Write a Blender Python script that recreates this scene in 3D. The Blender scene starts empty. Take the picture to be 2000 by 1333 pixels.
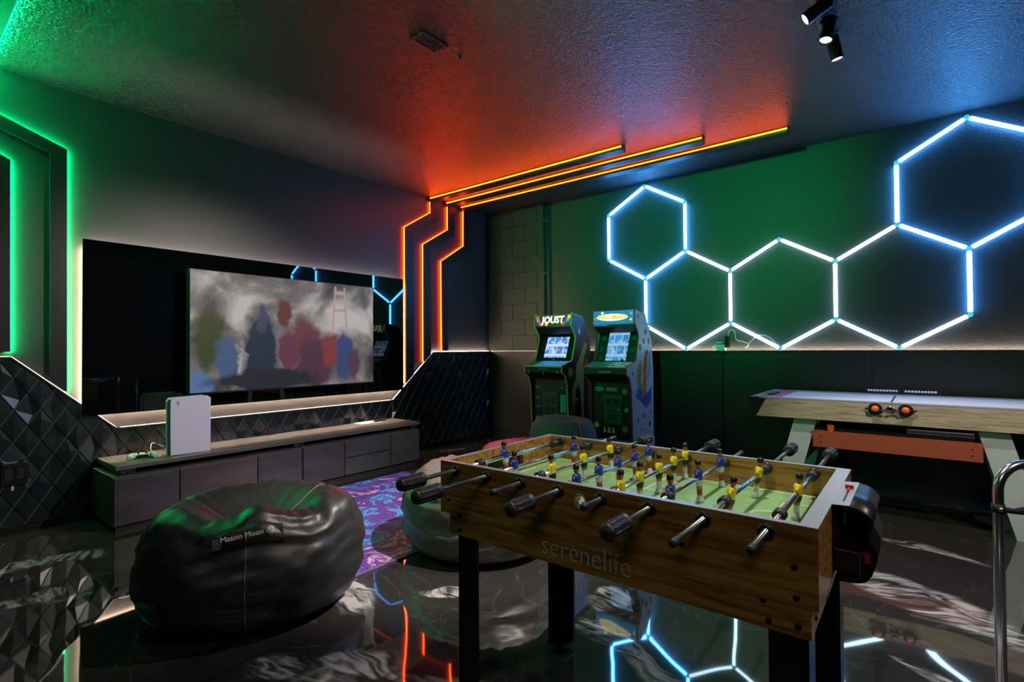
import bpy, bmesh, math, random
from math import sin, cos, pi, radians, atan2, sqrt, hypot
from mathutils import Vector, Matrix, noise

random.seed(4)
C = bpy.context.scene.collection
SC = bpy.context.scene

# ------------------------------------------------------------------ camera
YAW, PITCH, ROLL, EYE = .6748, .0145, -.00622, 1.177
fw = Vector((-sin(YAW)*cos(PITCH), cos(YAW)*cos(PITCH), sin(PITCH)))
r0 = Vector((cos(YAW), sin(YAW), 0)); u0 = r0.cross(fw)
rt = cos(ROLL)*r0 + sin(ROLL)*u0
up = -sin(ROLL)*r0 + cos(ROLL)*u0
cam_d = bpy.data.cameras.new('camera'); cam = bpy.data.objects.new('camera', cam_d); C.objects.link(cam)
cam.matrix_world = Matrix(((rt.x, up.x, -fw.x, 0), (rt.y, up.y, -fw.y, 0), (rt.z, up.z, -fw.z, EYE), (0, 0, 0, 1)))
cam_d.sensor_width = 36; cam_d.lens = 1011.4/2000*36; cam_d.clip_start = .03
SC.camera = cam

# ------------------------------------------------------------------ world, exposure
SC.view_settings.view_transform = 'Standard'
SC.view_settings.look = 'None'
SC.view_settings.gamma = 1.0
SC.view_settings.use_curve_mapping = False
SC.view_settings.exposure = 0.0
w = bpy.data.worlds.new('world'); SC.world = w; w.use_nodes = True
w.node_tree.nodes['Background'].inputs[0].default_value = (.02, .025, .03, 1)
w.node_tree.nodes['Background'].inputs[1].default_value = .2
try:
    SC.cycles.use_denoising = True
    SC.cycles.max_bounces = 7; SC.cycles.diffuse_bounces = 4; SC.cycles.glossy_bounces = 4
    SC.cycles.sample_clamp_indirect = 6.0
    SC.cycles.caustics_reflective = False; SC.cycles.caustics_refractive = False
except Exception:
    pass

def lamp(name, kind, loc, target, energy, color, size=.1, angle=60, blend=.4):
    d = bpy.data.lights.new(name, kind); d.energy = energy; d.color = color
    if kind == 'SPOT':
        d.spot_size = radians(angle); d.spot_blend = blend; d.shadow_soft_size = size
    elif kind == 'AREA':
        d.size = size
    else:
        d.shadow_soft_size = size
    o = bpy.data.objects.new(name, d); C.objects.link(o); o.location = loc
    v = Vector(target) - Vector(loc)
    o.rotation_euler = v.to_track_quat('-Z', 'Y').to_euler()
    return o

# track heads: position of the lens, aim point, power, whether in view
HEADS = [((-.46, 2.99, 2.85), (-4.0, 1.7, .3), 330), ((-.405, 3.261, 2.85), (-.9, 2.6, 0), 50),
         ((-.382, 3.519, 2.85), (.05, 3.85, .3), 130), ((-.47, 2.4, 2.82), (-2.35, 2.3, .2), 620),
         ((-.56, 1.42, 2.82), (-.48, 1.46, .8), 110), ((-.43, 1.9, 2.82), (.9, 2.1, 0), 50),
         ((1.5, 1.5, 2.82), (-.2, 1.45, .6), 75), ((1.5, 2.5, 2.82), (.4, 3.9, .1), 190)]
for k, (p, t, e) in enumerate(HEADS):
    v = (Vector(t)-Vector(p)).normalized()
    lamp('spot_light', 'SPOT', Vector(p)+v*.012, t, e, (1, .9, .78), .02, 44 if e > 500 else 62, .6)
# unseen green spot added overhead to wash the hexagon wall
lamp('green_helper_light', 'SPOT', (-1.2, .9, 2.85), (-2.1, 5.32, 2.5), 430, (.0, 1, .26), .08, 54, .8)
# soft fill added behind the camera, no lamp known there
lamp('rear_fill_light', 'AREA', (.6, -1.9, 2.8), (-1.0, 1.6, .5), 11, (1, .88, .86), .8)

# ------------------------------------------------------------------ materials
MATS = {}
def newmat(name):
    m = bpy.data.materials.new(name); m.use_nodes = True
    MATS[name] = m
    nt = m.node_tree; return m, nt, nt.nodes, nt.links, nt.nodes['Principled BSDF']
def setp(b, **k):
    names = dict(rough='Roughness', metal='Metallic', spec='Specular IOR Level', coat='Coat Weight', coatr='Coat Roughness', sheen='Sheen Weight')
    for a, v in k.items(): b.inputs[names[a]].default_value = v
def mat(name, col, rough=.5, metal=0, spec=.5, bump=0, bscale=40, var=0, vscale=6, coat=0, coatr=.1, stretch=(1, 1, 1), bdist=.004):
    m, nt, N, L, b = newmat(name)
    b.inputs['Base Color'].default_value = (*col, 1); setp(b, rough=rough, metal=metal, spec=spec, coat=coat, coatr=coatr)
    if bump or var:
        tc = N.new('ShaderNodeTexCoord'); mp = N.new('ShaderNodeMapping'); mp.inputs['Scale'].default_value = stretch
        L.new(tc.outputs['Object'], mp.inputs[0])
    if bump:
        n = N.new('ShaderNodeTexNoise'); n.inputs['Scale'].default_value = bscale; n.inputs['Detail'].default_value = 4
        L.new(mp.outputs[0], n.inputs['Vector'])
        bp = N.new('ShaderNodeBump'); bp.inputs['Strength'].default_value = bump; bp.inputs['Distance'].default_value = bdist
        L.new(n.outputs[0], bp.inputs['Height']); L.new(bp.outputs[0], b.inputs['Normal'])
    if var:
        n = N.new('ShaderNodeTexNoise'); n.inputs['Scale'].default_value = vscale; n.inputs['Detail'].default_value = 5
        L.new(mp.outputs[0], n.inputs['Vector'])
        r = N.new('ShaderNodeValToRGB'); r.color_ramp.elements[0].position = .3; r.color_ramp.elements[1].position = .7
        r.color_ramp.elements[0].color = (*[c*(1-var) for c in col], 1); r.color_ramp.elements[1].color = (*[min(1, c*(1+var)) for c in col], 1)
        L.new(n.outputs[0], r.inputs[0]); L.new(r.outputs[0], b.inputs['Base Color'])
    return m
def emat(name, col, strength):
    m, nt, N, L, b = newmat(name)
    b.inputs['Base Color'].default_value = (.1, .1, .1, 1)
    b.inputs['Emission Color'].default_value = (*col, 1); b.inputs['Emission Strength'].default_value = strength
    return m
def wood(name, c1, c2, rough=.35, scale=3.0, stretch=(1, 12, 12), coat=.2):
    m, nt, N, L, b = newmat(name)
    tc = N.new('ShaderNodeTexCoord'); mp = N.new('ShaderNodeMapping'); mp.inputs['Scale'].default_value = stretch
    n = N.new('ShaderNodeTexNoise'); n.inputs['Scale'].default_value = scale; n.inputs['Detail'].default_value = 7; n.inputs['Distortion'].default_value = .4
    n2 = N.new('ShaderNodeTexVoronoi'); n2.inputs['Scale'].default_value = scale*1.1; n2.inputs['Randomness'].default_value = 1
    mx = N.new('ShaderNodeMath'); mx.operation = 'MULTIPLY_ADD'; mx.inputs[1].default_value = .28
    r = N.new('ShaderNodeValToRGB'); r.color_ramp.elements[0].position = .42; r.color_ramp.elements[1].position = .78
    r.color_ramp.elements[0].color = (*c1, 1); r.color_ramp.elements[1].color = (*c2, 1)
    L.new(tc.outputs['Object'], mp.inputs[0]); L.new(mp.outputs[0], n.inputs['Vector']); L.new(mp.outputs[0], n2.inputs['Vector'])
    sp = N.new('ShaderNodeSeparateColor'); L.new(n2.outputs['Color'], sp.inputs[0]); L.new(sp.outputs[0], mx.inputs[0]); L.new(n.outputs[0], mx.inputs[2])
    L.new(mx.outputs[0], r.inputs[0]); L.new(r.outputs[0], b.inputs['Base Color']); setp(b, rough=rough, coat=coat, coatr=.15)
    return m

mat('wall_paint', (.040, .040, .042), .42, bump=.25, bscale=25)
mat('stucco_paint', (.045, .047, .05), .5, bump=.6, bscale=90, bdist=.006)
mat('ceiling_paint', (.022, .022, .026), .21, bump=1.0, bscale=68, bdist=.013, spec=.7)
mat('block_paint', (.045, .047, .045), .5, bump=.5, bscale=120)
mat('wainscot_paint', (.028, .03, .03), .35, bump=.15, bscale=8)
mat('tile_edge_glint', (.11, .19, .23), .3, spec=.8)  # light caught by the tile bevels, put into the colour
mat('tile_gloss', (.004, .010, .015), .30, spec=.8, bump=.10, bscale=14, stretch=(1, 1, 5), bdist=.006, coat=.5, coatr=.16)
mat('black_panel', (.014, .016, .02), .4)
mat('black_glass', (.003, .0035, .004), .015, spec=.75)
mat('black_plastic', (.012, .012, .013), .3)
mat('black_matte', (.01, .01, .01), .6)
mat('black_rubber', (.018, .018, .018), .45)
mat('dark_metal', (.02, .02, .022), .35, metal=.2)
mat('chrome', (.85, .87, .9), .2, metal=1)
mat('steel', (.55, .56, .58), .28, metal=1)
mat('grey_board', (.10, .088, .09), .32, var=.25, vscale=3, stretch=(6, .6, 6))
mat('cabinet_grey', (.05, .05, .055), .4, var=.2, vscale=4, stretch=(1, 1, 3))
mat('door_grey', (.060, .046, .052), .33, var=.3, vscale=3, stretch=(1, 1, 4))
mat('door_brown', (.085, .055, .052), .33, var=.3, vscale=3, stretch=(1, 1, 4))
mat('leather', (.021, .0205, .021), .40, bump=.35, bscale=9, bdist=.01)
mat('leather_grey_lit', (.105, .098, .09), .42, bump=.35, bscale=9, bdist=.01)  # leather in a lighter tone, strong light put into the colour
mat('leather_seam', (.11, .11, .11), .5)
mat('leather_red', (.20, .03, .05), .4, bump=.2, bscale=10)
mat('fabric_blue', (.10, .12, .15), .6, bump=.3, bscale=14)
mat('piping_red', (.65, .12, .10), .45)
mat('white_plastic', (.82, .76, .95), .35)
mat('pad_white', (.62, .68, .66), .3)
mat('paper', (.6, .58, .56), .6)
mat('field_green', (.27, .52, .22), .3, var=.08, vscale=30)
mat('line_white', (.8, .85, .78), .4)
mat('player_blue', (.015, .04, .30), .3)
mat('player_yellow', (.75, .62, .02), .3)
mat('player_skin', (.42, .15, .05), .35)
mat('player_black', (.012, .01, .01), .25)
mat('player_white', (.6, .62, .65), .3)
mat('player_sock', (.32, .03, .02), .35)
wood('pine_wood', (.20, .082, .016), (.50, .25, .055), .32, 2.6, (2.2, 22, 30))
wood('oak_wood', (.30, .23, .16), (.52, .42, .31), .4, 3, (2.0, 20, 34))
mat('rail_grey', (.30, .30, .36), .3)
mat('hockey_bed', (.85, .85, 1.0), .3)
mat('hockey_leg', (.50, .54, .55), .45, var=.08, vscale=8)
mat('hockey_bar', (.36, .075, .04), .45)
mat('orange', (.9, .16, .02), .35)
mat('arcade_black', (.012, .016, .015), .3)
mat('arcade_dark_green', (.02, .075, .045), .35)
mat('arcade_side_dark', (.04, .012, .02), .35)
mat('arcade_side_white', (.50, .50, .68), .4)
mat('t_mold_green', (.55, .72, .08), .4)
mat('t_mold_red', (.4, .03, .05), .4)
mat('print_ochre', (.34, .23, .06), .5)
mat('print_red', (.5, .04, .03), .5)
mat('print_orange', (.6, .22, .05), .5)
mat('print_blue', (.04, .12, .4), .5)
mat('print_teal', (.05, .42, .38), .5)
mat('print_green', (.10, .45, .22), .5)
mat('print_yellow', (.62, .6, .12), .5)
mat('print_white', (.8, .85, .8), .5)
mat('print_pink', (.55, .1, .3), .5)
mat('print_navy', (.02, .02, .06), .5)
mat('text_grey', (.62, .60, .50), .5)
mat('cable_white', (.6, .6, .6), .5)
mat('cable_black', (.01, .01, .01), .5)
mat('moon_white', (.62, .62, .62), .6, var=.45, vscale=60)
emat('led_green', (.0, 1, .25), 200)
emat('led_orange', (1, .040, .001), 46)
emat('led_orange_dim', (1, .085, .001), 20)
emat('led_warm', (1, .72, .50), 260)
emat('led_warm_soft', (1, .80, .72), 90)
emat('led_wainscot', (1, .76, .58), 75)
emat('led_wainscot_low', (1, .76, .58), 5)
emat('hex_blue', (.07, .36, 1), 36)
emat('hex_white', (.50, .78, 1), 8)
emat('hex_joint', (.03, .36, .42), 1.6)
emat('lens_white', (1, .9, .8), 30)
emat('marquee_white', (.9, 1, .8), 1.25)
emat('marquee_yellow', (.9, .62, .06), 1.0)
emat('marquee_blue', (.015, .17, .42), .9)
emat('marquee_dark', (.02, .04, .015), .8)
emat('marquee_red', (.8, .1, .05), .8)
emat('marquee_pink', (.5, .25, .6), .8)
emat('screen_frame_blue', (.02, .2, .5), .8)

def floor_mat():
    m, nt, N, L, b = newmat('floor_epoxy')
    g = N.new('ShaderNodeNewGeometry')
    n0 = N.new('ShaderNodeTexNoise'); n0.inputs['Scale'].default_value = 1.1; n0.inputs['Detail'].default_value = 3; n0.inputs['Distortion'].default_value = .6
    L.new(g.outputs['Position'], n0.inputs['Vector'])
    sub = N.new('ShaderNodeVectorMath'); sub.operation = 'SUBTRACT'; sub.inputs[1].default_value = (.5, .5, .5); L.new(n0.outputs['Color'], sub.inputs[0])
    sc = N.new('ShaderNodeVectorMath'); sc.operation = 'SCALE'; sc.inputs['Scale'].default_value = .5; L.new(sub.outputs[0], sc.inputs[0])
    ad = N.new('ShaderNodeVectorMath'); ad.operation = 'ADD'; L.new(g.outputs['Position'], ad.inputs[0]); L.new(sc.outputs[0], ad.inputs[1])
    # elongated poured swirls: centre x, y, angle, half length, half width
    sw = [(-.05, 3.10, -.66, .50, .13), (0, 3.82, -.3, .26, .07), (-2.15, 1.43, -.3, .24, .13), (-1.86, .99, .4, .14, .10), (-1.64, 1.12, 1.0, .18, .11),
          (-.95, 1.87, -.25, .40, .08), (-1.17, 2.2, .8, .15, .10), (-3.85, .62, 1.2, .34, .09), (-1.86, 1.80, .5, .14, .06), (.15, 4.95, .05, .35, .05),
          (-4.3, 4.3, 1.3, .22, .06), (-1.35, 1.25, .3, .2, .06), (-3.3, .55, 1.0, .3, .07), (.1, 2.3, -.4, .25, .05)]
    last = None
    for (x, y, a, hl, hw) in sw:
        mp = N.new('ShaderNodeMapping'); mp.vector_type = 'TEXTURE'
        mp.inputs['Location'].default_value = (x, y, 0); mp.inputs['Rotation'].default_value = (0, 0, a); mp.inputs['Scale'].default_value = (hl, hw, 1)
        L.new(ad.outputs[0], mp.inputs[0])
        ln = N.new('ShaderNodeVectorMath'); ln.operation = 'LENGTH'; L.new(mp.outputs[0], ln.inputs[0])
        mr = N.new('ShaderNodeMapRange'); mr.inputs[1].default_value = 1.05; mr.inputs[2].default_value = .8; L.new(ln.outputs['Value'], mr.inputs[0])
        if last is None: last = mr.outputs[0]
        else:
            mx = N.new('ShaderNodeMath'); mx.operation = 'MAXIMUM'; L.new(last, mx.inputs[0]); L.new(mr.outputs[0], mx.inputs[1]); last = mx.outputs[0]
    # streaks inside the pours
    mp2 = N.new('ShaderNodeMapping'); mp2.inputs['Rotation'].default_value = (0, 0, .5); mp2.inputs['Scale'].default_value = (1.2, 4.5, 1); L.new(ad.outputs[0], mp2.inputs[0])
    n2 = N.new('ShaderNodeTexNoise'); n2.inputs['Scale'].default_value = 3.2; n2.inputs['Detail'].default_value = 6; n2.inputs['Distortion'].default_value = 2.2
    L.new(mp2.outputs[0], n2.inputs['Vector'])
    r2 = N.new('ShaderNodeMapRange'); r2.inputs[1].default_value = .36; r2.inputs[2].default_value = .62; L.new(n2.outputs[0], r2.inputs[0])
    mul = N.new('ShaderNodeMath'); mul.operation = 'MULTIPLY'; L.new(last, mul.inputs[0]); L.new(r2.outputs[0], mul.inputs[1])
    # thin wandering veins everywhere
    n3 = N.new('ShaderNodeTexNoise'); n3.inputs['Scale'].default_value = 1.5; n3.inputs['Detail'].default_value = 4; n3.inputs['Distortion'].default_value = 1.8
    L.new(g.outputs['Position'], n3.inputs['Vector'])
    s3 = N.new('ShaderNodeMath'); s3.operation = 'SUBTRACT'; s3.inputs[1].default_value = .5; L.new(n3.outputs[0], s3.inputs[0])
    a3 = N.new('ShaderNodeMath'); a3.operation = 'ABSOLUTE'; L.new(s3.outputs[0], a3.inputs[0])
    r3 = N.new('ShaderNodeMapRange'); r3.inputs[1].default_value = .006; r3.inputs[2].default_value = .0; r3.inputs[4].default_value = .16; L.new(a3.outputs[0], r3.inputs[0])
    mx = N.new('ShaderNodeMath'); mx.operation = 'MAXIMUM'; L.new(mul.outputs[0], mx.inputs[0]); L.new(r3.outputs[0], mx.inputs[1])
    cr = N.new('ShaderNodeValToRGB'); cr.color_ramp.elements[0].color = (.028, .026, .026, 1); cr.color_ramp.elements[1].color = (.46, .44, .46, 1)
    e = cr.color_ramp.elements.new(.35); e.color = (.10, .10, .11, 1)
    L.new(mx.outputs[0], cr.inputs[0]); L.new(cr.outputs[0], b.inputs['Base Color'])
    setp(b, rough=.035, spec=.75, coat=.6, coatr=.02)
    nb = N.new('ShaderNodeTexNoise'); nb.inputs['Scale'].default_value = 2.2; nb.inputs['Detail'].default_value = 1
    L.new(g.outputs['Position'], nb.inputs['Vector'])
    bp = N.new('ShaderNodeBump'); bp.inputs['Strength'].default_value = .12; bp.inputs['Distance'].default_value = .03
    L.new(nb.outputs[0], bp.inputs['Height']); L.new(bp.outputs[0], b.inputs['Normal']); L.new(bp.outputs[0], b.inputs['Coat Normal'])
floor_mat()

def rug_mat():
    m, nt, N, L, b = newmat('rug_print')
    tc = N.new('ShaderNodeTexCoord')
    n = N.new('ShaderNodeTexNoise'); n.inputs['Scale'].default_value = 2.9; n.inputs['Detail'].default_value = 10; n.inputs['Roughness'].default_value = .66; n.inputs['Distortion'].default_value = 1.5
    L.new(tc.outputs['Object'], n.inputs['Vector'])
    r = N.new('ShaderNodeValToRGB'); E = r.color_ramp.elements
    E[0].position = .22; E[0].color = (.01, .005, .03, 1); E[1].position = .82; E[1].color = (1, .8, .75, 1)
    for p, c in ((.34, (.02, .03, .20)), (.40, (.03, .10, .50)), (.44, (.10, .40, .85)), (.47, (.05, .04, .30)), (.505, (.13, .05, .40)), (.54, (.05, .02, .18)), (.575, (.22, .10, .45)), (.60, (.75, .55, .75)), (.615, (.30, .08, .22)), (.645, (.16, .05, .30)), (.70, (.80, .70, .90))):
        e = E.new(p); e.color = (*c, 1)
    L.new(n.outputs[0], r.inputs[0]); L.new(r.outputs[0], b.inputs['Base Color']); setp(b, rough=.55)
rug_mat()

def tv_mat():
    # smoky sky with a pale tower and soft blurred patches of colour
    m, nt, N, L, b = newmat('tv_picture')
    tc = N.new('ShaderNodeTexCoord')
    n = N.new('ShaderNodeTexNoise'); n.inputs['Scale'].default_value = 2.3; n.inputs['Detail'].default_value = 5; n.inputs['Distortion'].default_value = .7
    L.new(tc.outputs['Object'], n.inputs['Vector'])
    r = N.new('ShaderNodeValToRGB'); E = r.color_ramp.elements
    E[0].position = .34; E[0].color = (.035, .03, .03, 1); E[1].position = .66; E[1].color = (.50, .46, .44, 1)
    e = E.new(.5); e.color = (.17, .155, .15, 1)
    L.new(n.outputs[0], r.inputs[0]); last = r.outputs[0]
    n2 = N.new('ShaderNodeTexNoise'); n2.inputs['Scale'].default_value = 9; n2.inputs['Detail'].default_value = 3
    L.new(tc.outputs['Object'], n2.inputs['Vector'])
    sub = N.new('ShaderNodeVectorMath'); sub.operation = 'SUBTRACT'; sub.inputs[1].default_value = (.5, .5, .5); L.new(n2.outputs['Color'], sub.inputs[0])
    sc = N.new('ShaderNodeVectorMath'); sc.operation = 'SCALE'; sc.inputs['Scale'].default_value = .16; L.new(sub.outputs[0], sc.inputs[0])
    ad = N.new('ShaderNodeVectorMath'); ad.operation = 'ADD'; L.new(tc.outputs['Object'], ad.inputs[0]); L.new(sc.outputs[0], ad.inputs[1])
    # y (0..1.68 along the screen), z (0..0.96 up), half sizes, colour
    blobs = [(.75, .66, .07, .14, (.13, .035, .03)), (.14, .42, .13, .26, (.045, .055, .02)), (.28, .24, .10, .22, (.06, .10, .20)),
             (.06, .06, .12, .13, (.09, .17, .34)), (.94, .42, .16, .22, (.14, .04, .05)), (1.05, .22, .20, .26, (.08, .03, .05)),
             (.55, .30, .16, .42, (.02, .028, .05)), (.56, .60, .05, .12, (.05, .06, .10)), (.78, .32, .10, .2, (.13, .035, .07)), (.60, .08, .5, .10, (.02, .02, .03)),
             (1.34, .28, .12, .26, (.04, .06, .16)), (1.20, .34, .09, .17, (.20, .04, .04)), (1.46, .20, .07, .16, (.08, .04, .08))]
    for (y, z, hy, hz, c) in blobs:
        mp = N.new('ShaderNodeMapping'); mp.vector_type = 'TEXTURE'
        mp.inputs['Location'].default_value = (0, y, z); mp.inputs['Scale'].default_value = (10, hy, hz)
        L.new(ad.outputs[0], mp.inputs[0])
        ln = N.new('ShaderNodeVectorMath'); ln.operation = 'LENGTH'; L.new(mp.outputs[0], ln.inputs[0])
        mr = N.new('ShaderNodeMapRange'); mr.inputs[1].default_value = 1.1; mr.inputs[2].default_value = .72; L.new(ln.outputs['Value'], mr.inputs[0])
        mx = N.new('ShaderNodeMix'); mx.data_type = 'RGBA'; mx.inputs[7].default_value = (*c, 1)
        L.new(mr.outputs[0], mx.inputs[0]); L.new(last, mx.inputs[6]); last = mx.outputs[2]
    b.inputs['Base Color'].default_value = (.01, .01, .01, 1); setp(b, rough=.38, spec=.2)
    L.new(last, b.inputs['Emission Color']); b.inputs['Emission Strength'].default_value = .85
tv_mat()

def game_screen_mat(name, base, hi, scale, strength):
    m, nt, N, L, b = newmat(name)
    tc = N.new('ShaderNodeTexCoord')
    mp = N.new('ShaderNodeMapping'); mp.inputs['Scale'].default_value = scale; L.new(tc.outputs['Object'], mp.inputs[0])
    v = N.new('ShaderNodeTexBrick'); v.inputs['Scale'].default_value = 6; v.inputs['Color1'].default_value = (*base, 1); v.inputs['Color2'].default_value = (*[c*1.35 for c in base], 1)
    v.inputs['Mortar'].default_value = (*hi, 1); v.inputs['Mortar Size'].default_value = .035
    L.new(mp.outputs[0], v.inputs['Vector'])
    n = N.new('ShaderNodeTexNoise'); n.inputs['Scale'].default_value = 16; n.inputs['Detail'].default_value = 3; L.new(tc.outputs['Object'], n.inputs['Vector'])
    mr = N.new('ShaderNodeMapRange'); mr.inputs[1].default_value = .5; mr.inputs[2].default_value = .62; L.new(n.outputs[0], mr.inputs[0])
    mx = N.new('ShaderNodeMix'); mx.data_type = 'RGBA'; mx.inputs[7].default_value = (*hi, 1)
    L.new(mr.outputs[0], mx.inputs[0]); L.new(v.outputs[0], mx.inputs[6])
    b.inputs['Base Color'].default_value = (.01, .01, .01, 1); setp(b, rough=.1)
    L.new(mx.outputs[2], b.inputs['Emission Color']); b.inputs['Emission Strength'].default_value = strength
game_screen_mat('screen_a', (.05, .22, .62), (.62, .78, 1), (1, 1, 1), .95)
game_screen_mat('screen_b', (.04, .24, .58), (.35, .62, .85), (1, 1, 1), .85)

# ------------------------------------------------------------------ mesh builder
class MB:
    def __init__(s): s.bm = bmesh.new(); s.mats = []; s.cur = 0
    def m(s, name):
        if name not in s.mats: s.mats.append(name)
        s.cur = s.mats.index(name); return s
    def _face(s, vs, smooth=False):
        try:
            f = s.bm.faces.new(vs); f.material_index = s.cur; f.smooth = smooth; return f
        except ValueError: return None
    def box(s, x0, x1, y0, y1, z0, z1, M=None, bev=0):
        co = [(x, y, z) for x in (x0, x1) for y in (y0, y1) for z in (z0, z1)]
        vs = [s.bm.verts.new(M @ Vector(c) if M else c) for c in co]
        fs = [s._face([vs[i] for i in q]) for q in ((0, 1, 3, 2), (4, 6, 7, 5), (0, 4, 5, 1), (2, 3, 7, 6), (0, 2, 6, 4), (1, 5, 7, 3))]
        if bev:
            es = list({e for f in fs for e in f.edges})
            r = bmesh.ops.bevel(s.bm, geom=es, offset=bev, segments=2, affect='EDGES', profile=.6)
            for f in r['faces']: f.material_index = s.cur
        return s
    def prism(s, pts, axis, a, b, M=None):
        # pts: 2D polygon; axis 'x': (y,z) , 'y': (x,z), 'z': (x,y)
        def P(p, t):
            c = {'x': (t, p[0], p[1]), 'y': (p[0], t, p[1]), 'z': (p[0], p[1], t)}[axis]
            return M @ Vector(c) if M else Vector(c)
        A = [s.bm.verts.new(P(p, a)) for p in pts]; B = [s.bm.verts.new(P(p, b)) for p in pts]
        s._face(A[::-1]); s._face(B)
        n = len(pts)
        for i in range(n): s._face([A[i], A[(i+1) % n], B[(i+1) % n], B[i]])
        return s
    def tube(s, path, r, seg=10, cap=True, closed=False, smooth=True):
        path = [Vector(p) for p in path]; rings = []; n = len(path)
        rad = r if isinstance(r, (list, tuple)) else [r]*n
        prev = None
        for i, p in enumerate(path):
            if closed: d = path[(i+1) % n]-path[i-1]
            else: d = path[min(i+1, n-1)]-path[max(i-1, 0)]
            d.normalize()
            a = Vector((0, 0, 1)) if prev is None else prev
            if abs(a.dot(d)) > .95 and prev is None: a = Vector((1, 0, 0))
            a = (a-d*a.dot(d)).normalized(); b = d.cross(a); prev = a
            rings.append([s.bm.verts.new(p+(a*cos(2*pi*k/seg)+b*sin(2*pi*k/seg))*rad[i]) for k in range(seg)])
        for i in range(n if closed else n-1):
            A, B = rings[i], rings[(i+1) % n]
            for k in range(seg): s._face([A[k], A[(k+1) % seg], B[(k+1) % seg], B[k]], smooth)
        if cap and not closed: s._face(rings[0][::-1]); s._face(rings[-1])
        return s
    def lathe(s, prof, seg=16, M=None, smooth=True, sx=1, sy=1):
        rings = []
        for (r, z) in prof:
            if r < 1e-6: rings.append([s.bm.verts.new(M @ Vector((0, 0, z)) if M else (0, 0, z))])
            else:
                L = []
                for k in range(seg):
                    v = Vector((r*cos(2*pi*k/seg)*sx, r*sin(2*pi*k/seg)*sy, z)); L.append(s.bm.verts.new(M @ v if M else v))
                rings.append(L)
        for A, B in zip(rings, rings[1:]):
            for k in range(seg):
                if len(A) == 1 and len(B) > 1: s._face([A[0], B[k], B[(k+1) % seg]], smooth)
                elif len(B) == 1 and len(A) > 1: s._face([A[k], B[0], A[(k+1) % seg]], smooth)
                elif len(A) > 1: s._face([A[k], B[k], B[(k+1) % seg], A[(k+1) % seg]], smooth)
        return s
    def mesh(s, name):
        bmesh.ops.recalc_face_normals(s.bm, faces=s.bm.faces)
        me = bpy.data.meshes.new(name); s.bm.to_mesh(me); s.bm.free()
        for q in s.mats: me.materials.append(MATS[q])
        return me
    def build(s, name, parent=None, **tags):
        o = bpy.data.objects.new(name, s.mesh(name)); C.objects.link(o)
        if parent: o.parent = parent
        for k, v in tags.items(): o[k] = v
        return o
def islands(o, name):
    # one object for each loose piece of a flat print
    bm = bmesh.new(); bm.from_mesh(o.data); seen = set(); out = []
    for f in bm.faces:
        if f.index in seen: continue
        st = [f]; comp = []; seen.add(f.index)
        while st:
            g = st.pop(); comp.append(g)
            for v in g.verts:
                for h in v.link_faces:
                    if h.index not in seen: seen.add(h.index); st.append(h)
        out.append(comp)
    par = o.parent
    for comp in out:
        mp = {}; vs = []; fs = []; mi = comp[0].material_index
        for g in comp:
            q = []
            for v in g.verts:
                if v.index not in mp: mp[v.index] = len(vs); vs.append(tuple(v.co))
                q.append(mp[v.index])
            fs.append(q)
        me = bpy.data.meshes.new(name); me.from_pydata(vs, [], fs); me.materials.append(o.data.materials[mi])
        p = bpy.data.objects.new(name, me); C.objects.link(p); p.parent = par
    bm.free(); bpy.data.objects.remove(o)
def mb(m): return MB().m(m)
def thing(name, label, cat, loc=(0, 0, 0), rz=0, group=None):
    o = bpy.data.objects.new(name, None); C.objects.link(o); o.location = loc; o.rotation_euler = (0, 0, rz); o.empty_display_size = .05
    o['label'] = label; o['category'] = cat
    if group: o['group'] = group
    return o
def tag(o, label, cat, group=None):
    o['label'] = label; o['category'] = cat
    if group: o['group'] = group
    return o
def struct(o): o['kind'] = 'structure'; return o
def copy_tree(o, parent=None):
    c = o.copy(); C.objects.link(c); c.parent = parent
    for ch in list(o.children): copy_tree(ch, c)
    return c
def text(name, body, size, m, parent, M, ext=.0006, width=None, bold=0, shear=0):
    cu = bpy.data.curves.new(name, 'FONT'); cu.body = body; cu.size = size; cu.extrude = ext; cu.offset = bold; cu.shear = shear
    cu.align_x = 'CENTER'; cu.align_y = 'CENTER'; cu.resolution_u = 3
    cu.materials.append(MATS[m]); o = bpy.data.objects.new(name, cu); C.objects.link(o); o.parent = parent
    if width: M = M @ Matrix.Diagonal((width, 1, 1, 1))
    bpy.context.view_layer.update()
    me = bpy.data.meshes.new_from_object(o.evaluated_get(bpy.context.evaluated_depsgraph_get()))
    bpy.data.objects.remove(o); bpy.data.curves.remove(cu)
    o = bpy.data.objects.new(name, me); C.objects.link(o); o.parent = parent; o.matrix_local = M
    if not me.materials: me.materials.append(MATS[m])
    return o
def frame(origin, xdir, updir):
    x = Vector(xdir).normalized(); y = Vector(updir).normalized(); z = x.cross(y)
    return Matrix(((x.x, y.x, z.x, origin[0]), (x.y, y.y, z.y, origin[1]), (x.z, y.z, z.z, origin[2]), (0, 0, 0, 1)))

WX, DY, CH, LEDGE = -4.6436, 5.32, 2.992, 1.1406
XR, YB = 3.2, -3.4

# ------------------------------------------------------------------ room shell
struct(mb('floor_epoxy').box(WX, XR, YB, DY, -.08, 0).build('floor'))
struct(mb('ceiling_paint').box(WX-.1, XR+.1, YB-.1, DY+.1, CH, CH+.08).build('ceiling'))
struct(mb('wall_paint').box(WX-.1, WX, YB-.1, DY+.1, 0, CH).build('wall_left'))
struct(mb('stucco_paint').box(WX, XR, DY, DY+.1, 0, CH).build('wall_back'))
struct(mb('wall_paint').box(XR, XR+.1, YB-.1, DY+.1, 0, CH).build('wall_right'))
struct(mb('wall_paint').box(WX, XR, YB-.1, YB, 0, CH).build('wall_front'))

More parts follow.
